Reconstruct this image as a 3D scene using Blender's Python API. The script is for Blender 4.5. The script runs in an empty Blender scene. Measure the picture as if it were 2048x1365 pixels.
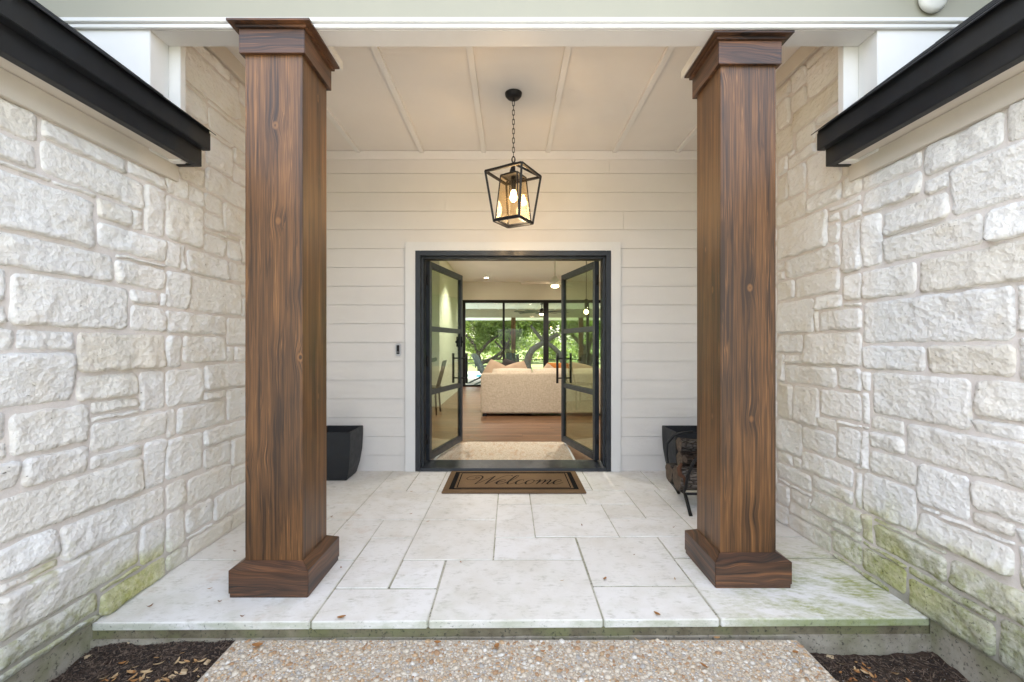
import bpy, bmesh, math, random
import numpy as np
from mathutils import Vector, Matrix, noise as mn
R = math.radians
random.seed(7); np.random.seed(7)
S = bpy.context.scene
COL = S.collection

# ------------------------------------------------------------------ camera, sky, sun, exposure
cam_d = bpy.data.cameras.new('camera'); cam = bpy.data.objects.new('camera', cam_d); COL.objects.link(cam)
cam.location = (0, 0, 1.197); cam.rotation_euler = (R(90), 0, 0)
cam_d.sensor_width = 36; cam_d.lens = 15.47; cam_d.shift_x = 0.002; cam_d.shift_y = 0.0051
cam_d.clip_start = 0.05; cam_d.clip_end = 600
S.camera = cam
W = bpy.data.worlds.new('World'); S.world = W; W.use_nodes = True
wn = W.node_tree; bg = wn.nodes['Background']
sky = wn.nodes.new('ShaderNodeTexSky'); sky.sky_type = 'NISHITA'; sky.sun_disc = False
SUN_EL, SUN_AZ = R(56), R(-25)          # sun stands over the back garden, behind the house
sky.sun_elevation = SUN_EL; sky.sun_rotation = SUN_AZ
sky.air_density = 1.0; sky.dust_density = 4.0; sky.ozone_density = 1.0
hs = wn.nodes.new('ShaderNodeHueSaturation'); hs.inputs['Saturation'].default_value = 0.47   # thin overcast
wn.links.new(sky.outputs[0], hs.inputs['Color']); wn.links.new(hs.outputs[0], bg.inputs['Color'])
bg.inputs['Strength'].default_value = 0.15
sd = bpy.data.lights.new('sun', 'SUN'); sd.energy = 1.4; sd.angle = R(14); sd.color = (1.0, 0.95, 0.88)
so = bpy.data.objects.new('sun', sd); COL.objects.link(so)
sv = Vector((math.sin(SUN_AZ) * math.cos(SUN_EL), math.cos(SUN_AZ) * math.cos(SUN_EL), math.sin(SUN_EL)))
so.rotation_euler = sv.to_track_quat('Z', 'Y').to_euler(); so.location = sv * 30
S.view_settings.view_transform = 'Standard'; S.view_settings.look = 'None'
S.view_settings.exposure = 2.93; S.view_settings.gamma = 1.0; S.view_settings.use_curve_mapping = False
S.render.engine = 'CYCLES'
cy = S.cycles
cy.use_denoising = True; cy.max_bounces = 10; cy.diffuse_bounces = 6; cy.glossy_bounces = 4
cy.transparent_max_bounces = 16; cy.transmission_bounces = 6; cy.sample_clamp_indirect = 6
cy.caustics_reflective = False; cy.caustics_refractive = False

# ------------------------------------------------------------------ helpers: objects
WL = {}
def setp(o, label=None, cat=None, group=None, kind=None):
    if label: o['label'] = label
    if cat: o['category'] = cat
    if group: o['group'] = group
    if kind: o['kind'] = kind
    return o
def thing(name, label, cat, loc=(0, 0, 0), group=None, kind=None):
    o = bpy.data.objects.new(name, None); COL.objects.link(o); o.location = loc
    o.empty_display_size = 0.05
    WL[o.name] = Vector(loc)
    return setp(o, label, cat, group, kind or 'thing')

class MB:
    def __init__(s): s.v = []; s.f = []; s.m = []; s.sm = []
    def add(s, vs, fs, mi=0, smooth=False):
        b = len(s.v); s.v += [tuple(p) for p in vs]
        for f in fs: s.f.append([i + b for i in f]); s.m.append(mi); s.sm.append(smooth)
        return s
    def box(s, x0, x1, y0, y1, z0, z1, mi=0):
        return s.add([(x0,y0,z0),(x1,y0,z0),(x1,y1,z0),(x0,y1,z0),(x0,y0,z1),(x1,y0,z1),(x1,y1,z1),(x0,y1,z1)],
                     [(3,2,1,0),(4,5,6,7),(0,1,5,4),(1,2,6,5),(2,3,7,6),(3,0,4,7)], mi)
    def hexa(s, lo, hi, mi=0):      # two quads (4 points each), lo->hi
        return s.add(list(lo) + list(hi), [(3,2,1,0),(4,5,6,7),(0,1,5,4),(1,2,6,5),(2,3,7,6),(3,0,4,7)], mi)
    def prism(s, pts, ax, a0, a1, mi=0):   # polygon pts (2D) extruded along axis ax
        def P(p, a):
            return {'x': (a, p[0], p[1]), 'y': (p[0], a, p[1]), 'z': (p[0], p[1], a)}[ax]
        n = len(pts)
        vs = [P(p, a0) for p in pts] + [P(p, a1) for p in pts]
        fs = [tuple(range(n - 1, -1, -1)), tuple(range(n, 2 * n))] + [(i, (i+1) % n, n + (i+1) % n, n + i) for i in range(n)]
        return s.add(vs, fs, mi)
    def tube(s, path, rad, n=8, mi=0, cap=True, smooth=True):
        pts = [Vector(p) for p in path]
        if not hasattr(rad, '__len__'): rad = [rad] * len(pts)
        rings = []; up = None
        for i, p in enumerate(pts):
            t = (pts[min(i+1, len(pts)-1)] - pts[max(i-1, 0)]).normalized()
            if up is None:
                up = Vector((0, 0, 1)) if abs(t.z) < 0.9 else Vector((1, 0, 0))
            a = t.cross(up); a = a.normalized() if a.length > 1e-6 else t.orthogonal().normalized()
            b = a.cross(t).normalized(); up = b
            rings.append([p + rad[i] * (math.cos(2*math.pi*k/n) * a + math.sin(2*math.pi*k/n) * b) for k in range(n)])
        vs = [q for r in rings for q in r]; fs = []
        for i in range(len(rings) - 1):
            for k in range(n):
                fs.append((i*n+k, (i+1)*n+k, (i+1)*n+(k+1) % n, i*n+(k+1) % n))
        s.add(vs, fs, mi, smooth)
        if cap:
            b = len(s.v) - len(vs)
            s.f.append([b + k for k in range(n)]); s.m.append(mi); s.sm.append(False)
            s.f.append([b + (len(rings)-1)*n + k for k in range(n-1, -1, -1)]); s.m.append(mi); s.sm.append(False)
        return s
    def bar(s, a, b, w, h=None, mi=0, up=(0, 0, 1)):     # square bar between two points
        a = Vector(a); b = Vector(b); t = (b - a).normalized(); h = h or w
        u = Vector(up)
        if abs(t.dot(u)) > 0.95: u = Vector((1, 0, 0))
        x = t.cross(u).normalized(); y = x.cross(t).normalized()
        def q(p): return [p - x*w/2 - y*h/2, p + x*w/2 - y*h/2, p + x*w/2 + y*h/2, p - x*w/2 + y*h/2]
        return s.hexa(q(a), q(b), mi)
    def lathe(s, prof, c=(0, 0, 0), n=24, mi=0, smooth=True):   # prof: (r,z)
        vs = []; fs = []
        for r, z in prof:
            for k in range(n):
                a = 2*math.pi*k/n; vs.append((c[0] + r*math.cos(a), c[1] + r*math.sin(a), c[2] + z))
        for i in range(len(prof) - 1):
            for k in range(n): fs.append((i*n+k, i*n+(k+1) % n, (i+1)*n+(k+1) % n, (i+1)*n+k))
        return s.add(vs, fs, mi, smooth)
    def ball(s, c, r, n=12, m=8, mi=0, sc=(1, 1, 1)):
        prof = [(max(1e-4, math.sin(math.pi*i/m)) * r, -math.cos(math.pi*i/m) * r) for i in range(m+1)]
        b = len(s.v); s.lathe(prof, (0, 0, 0), n, mi)
        for i in range(b, len(s.v)):
            p = s.v[i]; s.v[i] = (c[0]+p[0]*sc[0], c[1]+p[1]*sc[1], c[2]+p[2]*sc[2])
        return s
    def mesh(s, name, mats, off=Vector((0, 0, 0)), bevel=0, recalc=True):
        me = bpy.data.meshes.new(name)
        me.from_pydata([(p[0]-off[0], p[1]-off[1], p[2]-off[2]) for p in s.v], [], s.f)
        me.polygons.foreach_set('material_index', s.m); me.polygons.foreach_set('use_smooth', s.sm)
        for m in (mats if isinstance(mats, (list, tuple)) else [mats]): me.materials.append(m)
        if bevel or recalc:
            bm = bmesh.new(); bm.from_mesh(me)
            if recalc: bmesh.ops.recalc_face_normals(bm, faces=bm.faces)
            if bevel:
                es = [e for e in bm.edges if len(e.link_faces) == 2 and e.calc_face_angle(0) > 0.35]
                bmesh.ops.bevel(bm, geom=es, offset=bevel, segments=2, affect='EDGES', clamp_overlap=True)
            bm.to_mesh(me); bm.free()
        me.update(); return me
    def build(s, name, mats, parent=None, local=False, bevel=0, recalc=True, **kw):
        off = Vector((0, 0, 0))
        if parent is not None and not local: off = WL.get(parent.name, off)
        me = s.mesh(name, mats, off, bevel, recalc)
        o = bpy.data.objects.new(name, me); COL.objects.link(o)
        if parent is not None:
            o.parent = parent; WL[o.name] = WL.get(parent.name, Vector((0, 0, 0)))
        setp(o, **kw); return o
def recenter(o, loc):        # put the origin of a top-level mesh at loc
    loc = Vector(loc); o.data.transform(Matrix.Translation(-loc)); o.location = loc; WL[o.name] = loc; return o
def children(o): return [c for c in bpy.data.objects if c.parent == o]
def copy_tree(o, parent=None):
    kids = list(o.children)
    c = o.copy(); COL.objects.link(c)
    if parent: c.parent = parent
    for k in kids: copy_tree(k, c)
    return c

# ------------------------------------------------------------------ helpers: materials
class NT:
    def __init__(s, name):
        s.mat = bpy.data.materials.new(name); s.mat.use_nodes = True
        s.t = s.mat.node_tree; s.n = s.t.nodes; s.b = s.n['Principled BSDF']; s.out = s.n['Material Output']
        s._tc = None
    def node(s, ty, **kw):
        x = s.n.new('ShaderNode' + ty)
        for k, v in kw.items():
            if k in x.inputs.keys() if isinstance(k, str) else False: s.set(x.inputs[k], v)
            else: setattr(x, k, v)
        return x
    def set(s, sock, v):
        if isinstance(v, bpy.types.NodeSocket): s.t.links.new(v, sock)
        elif hasattr(v, '__len__') and not isinstance(v, str) and len(v) == 3 and sock.type == 'RGBA': sock.default_value = (*v, 1)
        else: sock.default_value = v
    def obj(s):
        if not s._tc: s._tc = s.n.new('ShaderNodeTexCoord')
        return s._tc.outputs['Object']
    def pos(s): return s.n.new('ShaderNodeNewGeometry').outputs['Position']
    def rnd(s): return s.n.new('ShaderNodeObjectInfo').outputs['Random']
    def math(s, op, a, b=0.0, c=None, clamp=False):
        x = s.n.new('ShaderNodeMath'); x.operation = op; x.use_clamp = clamp
        s.set(x.inputs[0], a); s.set(x.inputs[1], b)
        if c is not None: s.set(x.inputs[2], c)
        return x.outputs[0]
    def vmath(s, op, a, b):
        x = s.n.new('ShaderNodeVectorMath'); x.operation = op; s.set(x.inputs[0], a); s.set(x.inputs[1], b); return x.outputs[0]
    def scale(s, v, sc): return s.vmath('MULTIPLY', v, sc)
    def sep(s, v):
        x = s.n.new('ShaderNodeSeparateXYZ'); s.set(x.inputs[0], v); return x.outputs
    def comb(s, a, b, c=0.0):
        x = s.n.new('ShaderNodeCombineXYZ')
        for i, q in enumerate((a, b, c)): s.set(x.inputs[i], q)
        return x.outputs[0]
    def noise(s, v, scale, detail=4, rough=0.55, dist=0.0, col=False):
        x = s.n.new('ShaderNodeTexNoise'); s.set(x.inputs['Vector'], v); x.inputs['Scale'].default_value = scale
        x.inputs['Detail'].default_value = detail; x.inputs['Roughness'].default_value = rough; x.inputs['Distortion'].default_value = dist
        return x.outputs['Color' if col else 'Fac']
    def voro(s, v, scale, feat='F1', out='Distance', rnd=1.0):
        x = s.n.new('ShaderNodeTexVoronoi'); x.feature = feat; s.set(x.inputs['Vector'], v)
        x.inputs['Scale'].default_value = scale; x.inputs['Randomness'].default_value = rnd; return x.outputs[out]
    def ramp(s, f, *stops):
        x = s.n.new('ShaderNodeValToRGB'); s.set(x.inputs[0], f); e = x.color_ramp.elements
        while len(e) < len(stops): e.new(0.5)
        for i, (p, c) in enumerate(stops):
            e[i].position = p; e[i].color = (*c, 1) if hasattr(c, '__len__') else (c, c, c, 1)
        return x.outputs[0]
    def rng(s, f, a, b, c=0.0, d=1.0):
        x = s.n.new('ShaderNodeMapRange'); s.set(x.inputs[0], f)
        for i, q in enumerate((a, b, c, d)): s.set(x.inputs[i+1], q)
        return x.outputs[0]
    def mix(s, f, a, b, mode='MIX'):
        x = s.n.new('ShaderNodeMix'); x.data_type = 'RGBA'; x.blend_type = mode
        s.set(x.inputs[0], f); s.set(x.inputs[6], a); s.set(x.inputs[7], b); return x.outputs[2]
    def bump(s, h, st, dist=0.01, nrm=None):
        x = s.n.new('ShaderNodeBump'); s.set(x.inputs['Height'], h); s.set(x.inputs['Strength'], st); x.inputs['Distance'].default_value = dist
        if nrm is not None: s.set(x.inputs['Normal'], nrm)
        return x.outputs[0]
    def done(s, col=None, rough=None, nrm=None, **kw):
        if col is not None: s.set(s.b.inputs['Base Color'], col)
        if rough is not None: s.set(s.b.inputs['Roughness'], rough)
        if nrm is not None: s.set(s.b.inputs['Normal'], nrm)
        for k, v in kw.items(): s.set(s.b.inputs[k.replace('_', ' ')], v)
        return s.mat

def paint(name, c, rough=0.5, var=0.06, scale=2.5, bump=0.03, bs=90, dirt=0.0, spec=0.4):
    t = NT(name); o = t.obj()
    n = t.noise(o, scale, 5, 0.6)
    c2 = tuple(x * (1 - 2.2*var) for x in c)
    col = t.mix(t.rng(n, 0.3, 0.7), c2, c)
    if dirt:
        sp = t.noise(o, 34, 3, 0.7); col = t.mix(t.rng(sp, 0.68, 0.78, 0, dirt), col, tuple(x*0.35 for x in c))
    return t.done(col, t.rng(n, 0.2, 0.8, rough - 0.06, rough + 0.08), t.bump(t.noise(o, bs, 4, 0.6), bump * 4, 0.002), Specular_IOR_Level=spec)

def metal_paint(name, c, rough=0.45, spec=0.5):
    t = NT(name); o = t.obj(); n = t.noise(o, 14, 4, 0.6)
    col = t.mix(t.rng(n, 0.35, 0.75), c, tuple(x*1.35 + 0.002 for x in c))
    return t.done(col, t.rng(n, 0.3, 0.7, rough - 0.1, rough + 0.1), t.bump(t.noise(o, 160, 2), 0.08, 0.001), Specular_IOR_Level=spec)

def plain(name, c, rough=0.6, **kw):
    t = NT(name); n = t.noise(t.obj(), 9, 3)
    return t.done(t.mix(t.rng(n, 0.3, 0.7), tuple(x*0.85 for x in c), c), rough, **kw)

def emit(name, c, st):
    t = NT(name); t.done((0.8, 0.8, 0.8), 0.5, Emission_Color=c, Emission_Strength=st); return t.mat

def glass(name, tint, refl=1.0, grime=0.0):
    t = NT(name); t.n.remove(t.b)
    tr = t.n.new('ShaderNodeBsdfTransparent'); t.set(tr.inputs[0], tint)
    gl = t.n.new('ShaderNodeBsdfGlossy'); gl.inputs['Roughness'].default_value = 0.005
    lw = t.n.new('ShaderNodeLayerWeight'); lw.inputs[0].default_value = 0.5
    fr = t.math('MULTIPLY_ADD', t.math('POWER', lw.outputs['Facing'], 5.0), 0.96, 0.04)
    mx = t.n.new('ShaderNodeMixShader'); t.set(mx.inputs[0], t.math('MULTIPLY', fr, refl, clamp=True))
    t.t.links.new(tr.outputs[0], mx.inputs[1]); t.t.links.new(gl.outputs[0], mx.inputs[2])
    last = mx
    if grime:
        df = t.n.new('ShaderNodeBsdfDiffuse'); df.inputs[0].default_value = (0.6, 0.5, 0.35, 1)
        m2 = t.n.new('ShaderNodeMixShader'); t.set(m2.inputs[0], t.rng(t.noise(t.obj(), 40, 4), 0.45, 0.8, grime*0.3, grime))
        t.t.links.new(mx.outputs[0], m2.inputs[1]); t.t.links.new(df.outputs[0], m2.inputs[2]); last = m2
    t.t.links.new(last.outputs[0], t.out.inputs[0]); return t.mat

def wood(name, across, along, dark=(0.042, 0.021, 0.010), mid=(0.140, 0.064, 0.022), light=(0.30, 0.138, 0.046), knots=True, coat=0.2, rough=0.42, gs=1.0, cath=0.0):
    """stained softwood: across/along choose object axes; 'xy' across = x + 1.7 y"""
    t = NT(name); o = t.vmath('ADD', t.obj(), t.scale(t.comb(t.rnd(), t.rnd(), t.rnd()), (7.3, 5.1, 9.7)))
    x, y, z = t.sep(o)
    ax = {'x': x, 'y': y, 'z': z, 'xy': t.math('MULTIPLY_ADD', y, 1.73, x)}
    a, b = ax[across], ax[along]
    warp = t.noise(t.comb(a, t.math('MULTIPLY', b, 0.35)), 3.2, 3, 0.5)
    a1 = t.math('MULTIPLY_ADD', t.math('SUBTRACT', warp, 0.5), (0.009 if knots else 0.05) + cath, a)
    kn = None
    if knots:
        kv = t.comb(t.math('MULTIPLY', a, 6.5), t.math('MULTIPLY', b, 4.6))
        vx = t.n.new('ShaderNodeTexVoronoi'); vx.inputs['Scale'].default_value = 1.0; t.set(vx.inputs['Vector'], kv)
        kd = vx.outputs['Distance']; kc = t.sep(vx.outputs['Color'])[0]
        # distances in cell units: make round in space
        on = t.rng(kc, 0.45, 0.46)
        flow = t.math('MULTIPLY', t.math('POWER', 2.718, t.math('MULTIPLY', t.math('MULTIPLY', kd, kd), -15.0)), on)
        a1 = t.math('MULTIPLY_ADD', flow, 0.017, a1)
        kn = t.math('MULTIPLY', t.rng(kd, 0.065, 0.03), on); kr = t.math('MULTIPLY', t.math('MULTIPLY', t.rng(kd, 0.12, 0.08), t.rng(kd, 0.035, 0.06)), on)
        halo = t.math('MULTIPLY', t.rng(kd, 0.55, 0.1), on)
    v1 = t.comb(a1, t.math('MULTIPLY', b, 0.012))
    fine = t.noise(v1, 260 * gs, 2, 0.5)
    mid_n = t.noise(t.comb(a1, t.math('MULTIPLY', b, 0.016), 3.0), 70 * gs, 2, 0.5)
    band = t.noise(t.comb(a1, t.math('MULTIPLY', b, 0.035), 9.0), 16 * gs, 2, 0.5)
    blot = t.noise(t.comb(a, t.math('MULTIPLY', b, 0.3), 5.0), 3.6, 4, 0.6)
    f = t.math('ADD', t.math('MULTIPLY', fine, 0.30), t.math('MULTIPLY', mid_n, 0.34))
    f = t.math('ADD', f, t.math('MULTIPLY', band, 0.30))
    f = t.math('ADD', f, t.math('MULTIPLY', t.math('SUBTRACT', blot, 0.5), 0.22))
    if kn is not None: f = t.math('MULTIPLY_ADD', halo, -0.045, f)
    col = t.ramp(f, (0.39, dark), (0.45, tuple(.5*p+.5*q for p, q in zip(dark, mid))), (0.52, mid), (0.64, light))
    # thin early-wood pinstripes, where the stain took less
    ln = t.math('SUBTRACT', 1.0, t.math('MULTIPLY', t.math('ABSOLUTE', t.math('SUBTRACT', mid_n, 0.5)), 34.0), clamp=True)
    where = t.rng(t.noise(t.comb(t.math('MULTIPLY', a, 1.0), t.math('MULTIPLY', b, 0.12), 2.0), 14, 2), 0.46, 0.62)
    col = t.mix(t.math('MULTIPLY', t.math('MULTIPLY', ln, where), 0.75), col, light)
    ln2 = t.math('SUBTRACT', 1.0, t.math('MULTIPLY', t.math('ABSOLUTE', t.math('SUBTRACT', band, 0.47)), 50.0), clamp=True)
    col = t.mix(t.math('MULTIPLY', ln2, 0.5), col, dark)
    if kn is not None:
        col = t.mix(t.math('MULTIPLY', kr, 0.6), col, tuple(q*0.95 for q in light)); col = t.mix(kn, col, tuple(q*0.28 for q in mid))
    h = t.math('ADD', t.math('MULTIPLY', fine, 0.5), mid_n)
    return t.done(col, t.rng(fine, 0.3, 0.7, rough, rough + 0.14), t.bump(h, 0.22, 0.0015), Coat_Weight=coat, Coat_Roughness=0.28, Specular_IOR_Level=0.5)

# -- limestone of the walls (moss and algae sit low on the courses next to the slab edge)
def limestone(name, side):
    t = NT(name); o = t.obj(); P = t.pos(); px, py, pz = t.sep(P); r = t.rnd()
    tone = t.ramp(r, (0.0, (0.76, 0.715, 0.63)), (0.14, (0.80, 0.78, 0.73)), (0.45, (0.835, 0.82, 0.785)), (0.7, (0.80, 0.795, 0.775)), (1.0, (0.86, 0.855, 0.83)))
    n1 = t.noise(o, 5, 5, 0.6); n2 = t.noise(o, 22, 5, 0.65); n3 = t.noise(o, 95, 3, 0.6)
    col = t.mix(t.rng(n1, 0.50, 0.75, 0, 0.55), tone, (0.70, 0.625, 0.50))
    col = t.mix(t.rng(n2, 0.62, 0.8, 0, 0.35), col, (0.58, 0.53, 0.46))
    pit = t.noise(t.scale(o, (1, 1, 2.2)), 60, 2, 0.5)
    pm = t.math('MULTIPLY', t.rng(pit, 0.705, 0.75), t.rng(n1, 0.45, 0.6))
    col = t.mix(t.math('MULTIPLY', pm, 0.75), col, (0.16, 0.125, 0.09))
    # algae
    mn1 = t.noise(P, 4.5, 5, 0.62); mn2 = t.noise(P, 26, 4, 0.65)
    if side > 0:
        low = t.rng(t.math('MULTIPLY_ADD', mn1, 0.42, pz), 0.66, 0.34)
        near = t.rng(py, 2.75, 2.2)
        grn = (0.25, 0.27, 0.075); grn2 = (0.44, 0.44, 0.25)
        wet = t.math('MULTIPLY', t.rng(t.math('MULTIPLY_ADD', mn1, 0.3, pz), 0.40, 0.10), t.rng(py, 2.15, 1.85))
    else:
        low = t.rng(t.math('MULTIPLY_ADD', mn1, 0.34, pz), 0.41, 0.17)
        near = t.rng(py, 2.5, 2.15)
        grn = (0.30, 0.30, 0.07); grn2 = (0.42, 0.43, 0.31)
        wet = t.math('MULTIPLY', t.rng(t.math('MULTIPLY_ADD', mn1, 0.2, pz), 0.25, 0.10), t.rng(py, 1.95, 1.85))
    m = t.math('MULTIPLY', low, near)
    col = t.mix(t.math('MULTIPLY', m, 0.75), col, grn2)
    col = t.mix(t.math('MULTIPLY', t.math('MULTIPLY', m, t.rng(mn2, 0.42, 0.62)), 0.9), col, grn)
    patch = t.math('MULTIPLY', t.rng(mn1, 0.56, 0.70), t.rng(pz, 0.55, 0.35))
    patch = t.math('MULTIPLY', patch, near)
    col = t.mix(t.math('MULTIPLY', patch, 0.6), col, (0.42, 0.41, 0.09))
    col = t.mix(t.math('MULTIPLY', wet, 0.55 if side > 0 else 0.3), col, (0.40, 0.42, 0.40) if side > 0 else (0.55, 0.58, 0.55))
    def spot(cy_, cz_, ry_, rz_):
        dy_ = t.math('DIVIDE', t.math('SUBTRACT', py, cy_), ry_); dz_ = t.math('DIVIDE', t.math('SUBTRACT', pz, cz_), rz_)
        d_ = t.math('ADD', t.math('MULTIPLY', dy_, dy_), t.math('MULTIPLY', dz_, dz_))
        return t.rng(t.math('ADD', d_, t.math('MULTIPLY', t.math('SUBTRACT', t.math('MULTIPLY_ADD', mn1, 0.6, t.math('MULTIPLY', mn2, 0.4)), 0.5), 5.0)), 1.5, 0.2)
    for q in ([(2.10, 0.08, 0.22, 0.10)] if side < 0 else [(2.15, 0.27, 0.13, 0.09), (2.05, 0.10, 0.2, 0.07)]):
        col = t.mix(t.math('MULTIPLY', spot(*q), 0.72 if side < 0 else 0.5), col, t.mix(t.rng(t.noise(P, 34, 4, 0.7), 0.38, 0.62), (0.36, 0.37, 0.10), (0.60, 0.58, 0.30)))
    blk = t.math('MULTIPLY', t.rng(t.noise(P, 75, 3, 0.7), 0.60, 0.68), m)
    col = t.mix(t.math('MULTIPLY', blk, 0.75), col, (0.05, 0.055, 0.04))
    h = t.math('ADD', t.math('MULTIPLY', n2, 0.8), t.math('MULTIPLY', n3, 0.28))
    h = t.math('ADD', h, t.math('MULTIPLY', t.voro(t.scale(o, (1, 1, 1.5)), 30, 'F1'), 0.4))
    h = t.math('SUBTRACT', h, t.math('MULTIPLY', pm, 0.8))
    return t.done(col, 0.88, t.bump(h, 0.8, 0.017), Specular_IOR_Level=0.2)

def mortar_mat():
    t = NT('mortar'); o = t.obj(); n = t.noise(o, 8, 5, 0.6); f = t.noise(o, 130, 3, 0.7); px, py, pz = t.sep(t.pos())
    col = t.mix(t.rng(n, 0.3, 0.7), (0.69, 0.64, 0.60), (0.76, 0.715, 0.68)); col = t.mix(t.rng(f, 0.5, 0.8, 0, 0.3), col, (0.42, 0.38, 0.34))
    dk = t.math('MULTIPLY', t.rng(t.math('MULTIPLY_ADD', n, 0.3, pz), 0.45, 0.15), t.rng(py, 2.6, 2.0))
    col = t.mix(t.math('MULTIPLY', dk, 0.75), col, (0.13, 0.135, 0.085))
    return t.done(col, 0.95, t.bump(f, 0.5, 0.004), Specular_IOR_Level=0.1)

def slab_mat():
    t = NT('paving limestone'); o = t.obj(); P = t.pos(); px, py, pz = t.sep(P); r = t.rnd()
    base = t.ramp(r, (0, (0.78, 0.765, 0.72)), (0.5, (0.815, 0.805, 0.775)), (1, (0.84, 0.835, 0.815)))
    n1 = t.noise(P, 3.2, 6, 0.62); n2 = t.noise(P, 14, 5, 0.65, 0.4); n3 = t.noise(t.scale(P, (0.5, 1.4, 1)), 42, 4, 0.7)
    col = t.mix(t.rng(n1, 0.46, 0.72, 0, 0.6), base, (0.63, 0.595, 0.51))
    dirt = t.math('MULTIPLY', t.rng(n2, 0.48, 0.68), t.rng(n3, 0.44, 0.62))
    col = t.mix(t.math('MULTIPLY', dirt, 0.6), col, (0.40, 0.39, 0.31))
    sp = t.rng(t.noise(P, 120, 2, 0.5), 0.70, 0.76); col = t.mix(t.math('MULTIPLY', t.math('MULTIPLY', sp, t.rng(n1, 0.45, 0.65)), 0.5), col, (0.16, 0.14, 0.11))
    rust = t.math('MULTIPLY', t.rng(t.noise(t.vmath('ADD', P, (3, 1, 0)), 5, 4, 0.6), 0.58, 0.75), t.rng(px, -0.4, -1.2)); col = t.mix(t.math('MULTIPLY', rust, 0.4), col, (0.50, 0.33, 0.20))
    # green film at the right front corner and on the front edge
    st = t.noise(t.comb(t.math('MULTIPLY_ADD', py, 0.9, px), t.math('MULTIPLY', py, 0.9)), 5.5, 6, 0.66, 0.3)
    g = t.math('MULTIPLY', t.math('MULTIPLY', t.rng(st, 0.40, 0.60), t.rng(n3, 0.30, 0.58)), t.math('MULTIPLY', t.rng(px, 0.85, 1.30), t.rng(py, 2.75, 2.45)))
    col = t.mix(t.math('MULTIPLY', g, 0.92), col, (0.36, 0.39, 0.13))
    gk = t.math('MULTIPLY', g, t.rng(t.noise(P, 48, 4, 0.7), 0.55, 0.70)); col = t.mix(t.math('MULTIPLY', gk, 0.6), col, (0.16, 0.18, 0.07))
    gl = t.math('MULTIPLY', t.rng(t.noise(P, 5, 5, 0.6), 0.5, 0.7), t.rng(py, 2.6, 2.0)); col = t.mix(t.math('MULTIPLY', gl, 0.28), col, (0.46, 0.48, 0.33))
    ed = t.rng(pz, -0.002, -0.008); en = t.rng(t.noise(t.scale(P, (0.6, 1, 1.6)), 9, 5, 0.65), 0.34, 0.62)
    ed_g = t.math('MULTIPLY', ed, t.math('MAXIMUM', en, t.rng(px, 0.9, 1.2)))
    col = t.mix(t.math('MULTIPLY', ed_g, 0.75), col, t.mix(t.rng(px, 0.4, 1.3), (0.46, 0.49, 0.37), (0.25, 0.30, 0.11)))
    bs = t.math('MULTIPLY', ed, t.rng(t.noise(P, 70, 3, 0.7), 0.60, 0.70)); col = t.mix(t.math('MULTIPLY', bs, 0.6), col, (0.08, 0.09, 0.06))
    h = t.math('ADD', t.math('MULTIPLY', n2, 0.6), t.math('MULTIPLY', t.noise(P, 60, 4, 0.6), 0.5))
    return t.done(col, t.rng(n1, 0.3, 0.7, 0.72, 0.86), t.bump(h, 0.22, 0.006), Specular_IOR_Level=0.3)

def concrete_mat(name, a, b, moss):
    t = NT(name); o = t.obj(); P = t.pos(); n = t.noise(P, 9, 5, 0.65); f = t.noise(P, 60, 4, 0.7); px, py, pz = t.sep(P)
    col = t.mix(t.rng(n, 0.3, 0.7), a, b)
    col = t.mix(t.math('MULTIPLY', t.rng(t.noise(P, 6, 4), 0.45, 0.62), moss), col, (0.19, 0.20, 0.095))
    col = t.mix(t.rng(f, 0.56, 0.66, 0, 0.8), col, (0.05, 0.047, 0.04))
    return t.done(col, 0.92, t.bump(f, 0.6, 0.006), Specular_IOR_Level=0.15)

M = {}
M['stone_a'] = limestone('limestone by the left bed', -1)
M['stone_b'] = limestone('limestone by the right bed', 1)
M['mortar'] = mortar_mat()
M['slab'] = slab_mat()
M['grout'] = concrete_mat('slab grout', (0.44, 0.42, 0.34), (0.56, 0.54, 0.46), 0.4)
M['riser'] = concrete_mat('mossy riser mortar', (0.115, 0.098, 0.062), (0.25, 0.225, 0.155), 0.7)
M['ledge'] = concrete_mat('weathered slab foundation', (0.24, 0.215, 0.165), (0.44, 0.405, 0.335), 0.4)
M['footing'] = concrete_mat('footing concrete', (0.27, 0.245, 0.19), (0.42, 0.39, 0.325), 0.6)
M['white'] = paint('white trim paint', (0.76, 0.75, 0.725), 0.5, 0.03, 3, 0.02, 90, 0.15)
M['siding'] = paint('white siding paint', (0.715, 0.695, 0.665), 0.55, 0.03, 2, 0.02, 60, 0.2)
M['ceil'] = paint('ceiling paint', (0.75, 0.72, 0.68), 0.6, 0.025, 1.8, 0.015, 60)
M['gable'] = paint('grey green gable paint', (0.37, 0.355, 0.28), 0.6, 0.03, 2, 0.02, 60)
M['casing'] = paint('door casing paint', (0.71, 0.715, 0.705), 0.45, 0.02, 3, 0.01, 90)
M['soffit'] = paint('soffit paint', (0.66, 0.61, 0.535), 0.6, 0.05, 3, 0.03, 60, 0.15)
M['fascia'] = metal_paint('charcoal fascia paint', (0.012, 0.0135, 0.016), 0.5, 0.35)
M['steel'] = metal_paint('charcoal steel door paint', (0.016, 0.020, 0.026), 0.42)
M['black'] = metal_paint('matt black metal', (0.006, 0.006, 0.007), 0.5, 0.35)
M['shingle'] = paint('asphalt shingle', (0.013, 0.013, 0.0145), 0.9, 0.2, 30, 0.4, 260)
M['post'] = wood('stained pillar wood', 'xy', 'z', gs=1.3)
M['boardx'] = wood('stained board grain along x', 'z', 'x', dark=(0.018, 0.010, 0.007), mid=(0.098, 0.044, 0.021), light=(0.27, 0.112, 0.042), knots=False, cath=0.16, gs=1.0)
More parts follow.
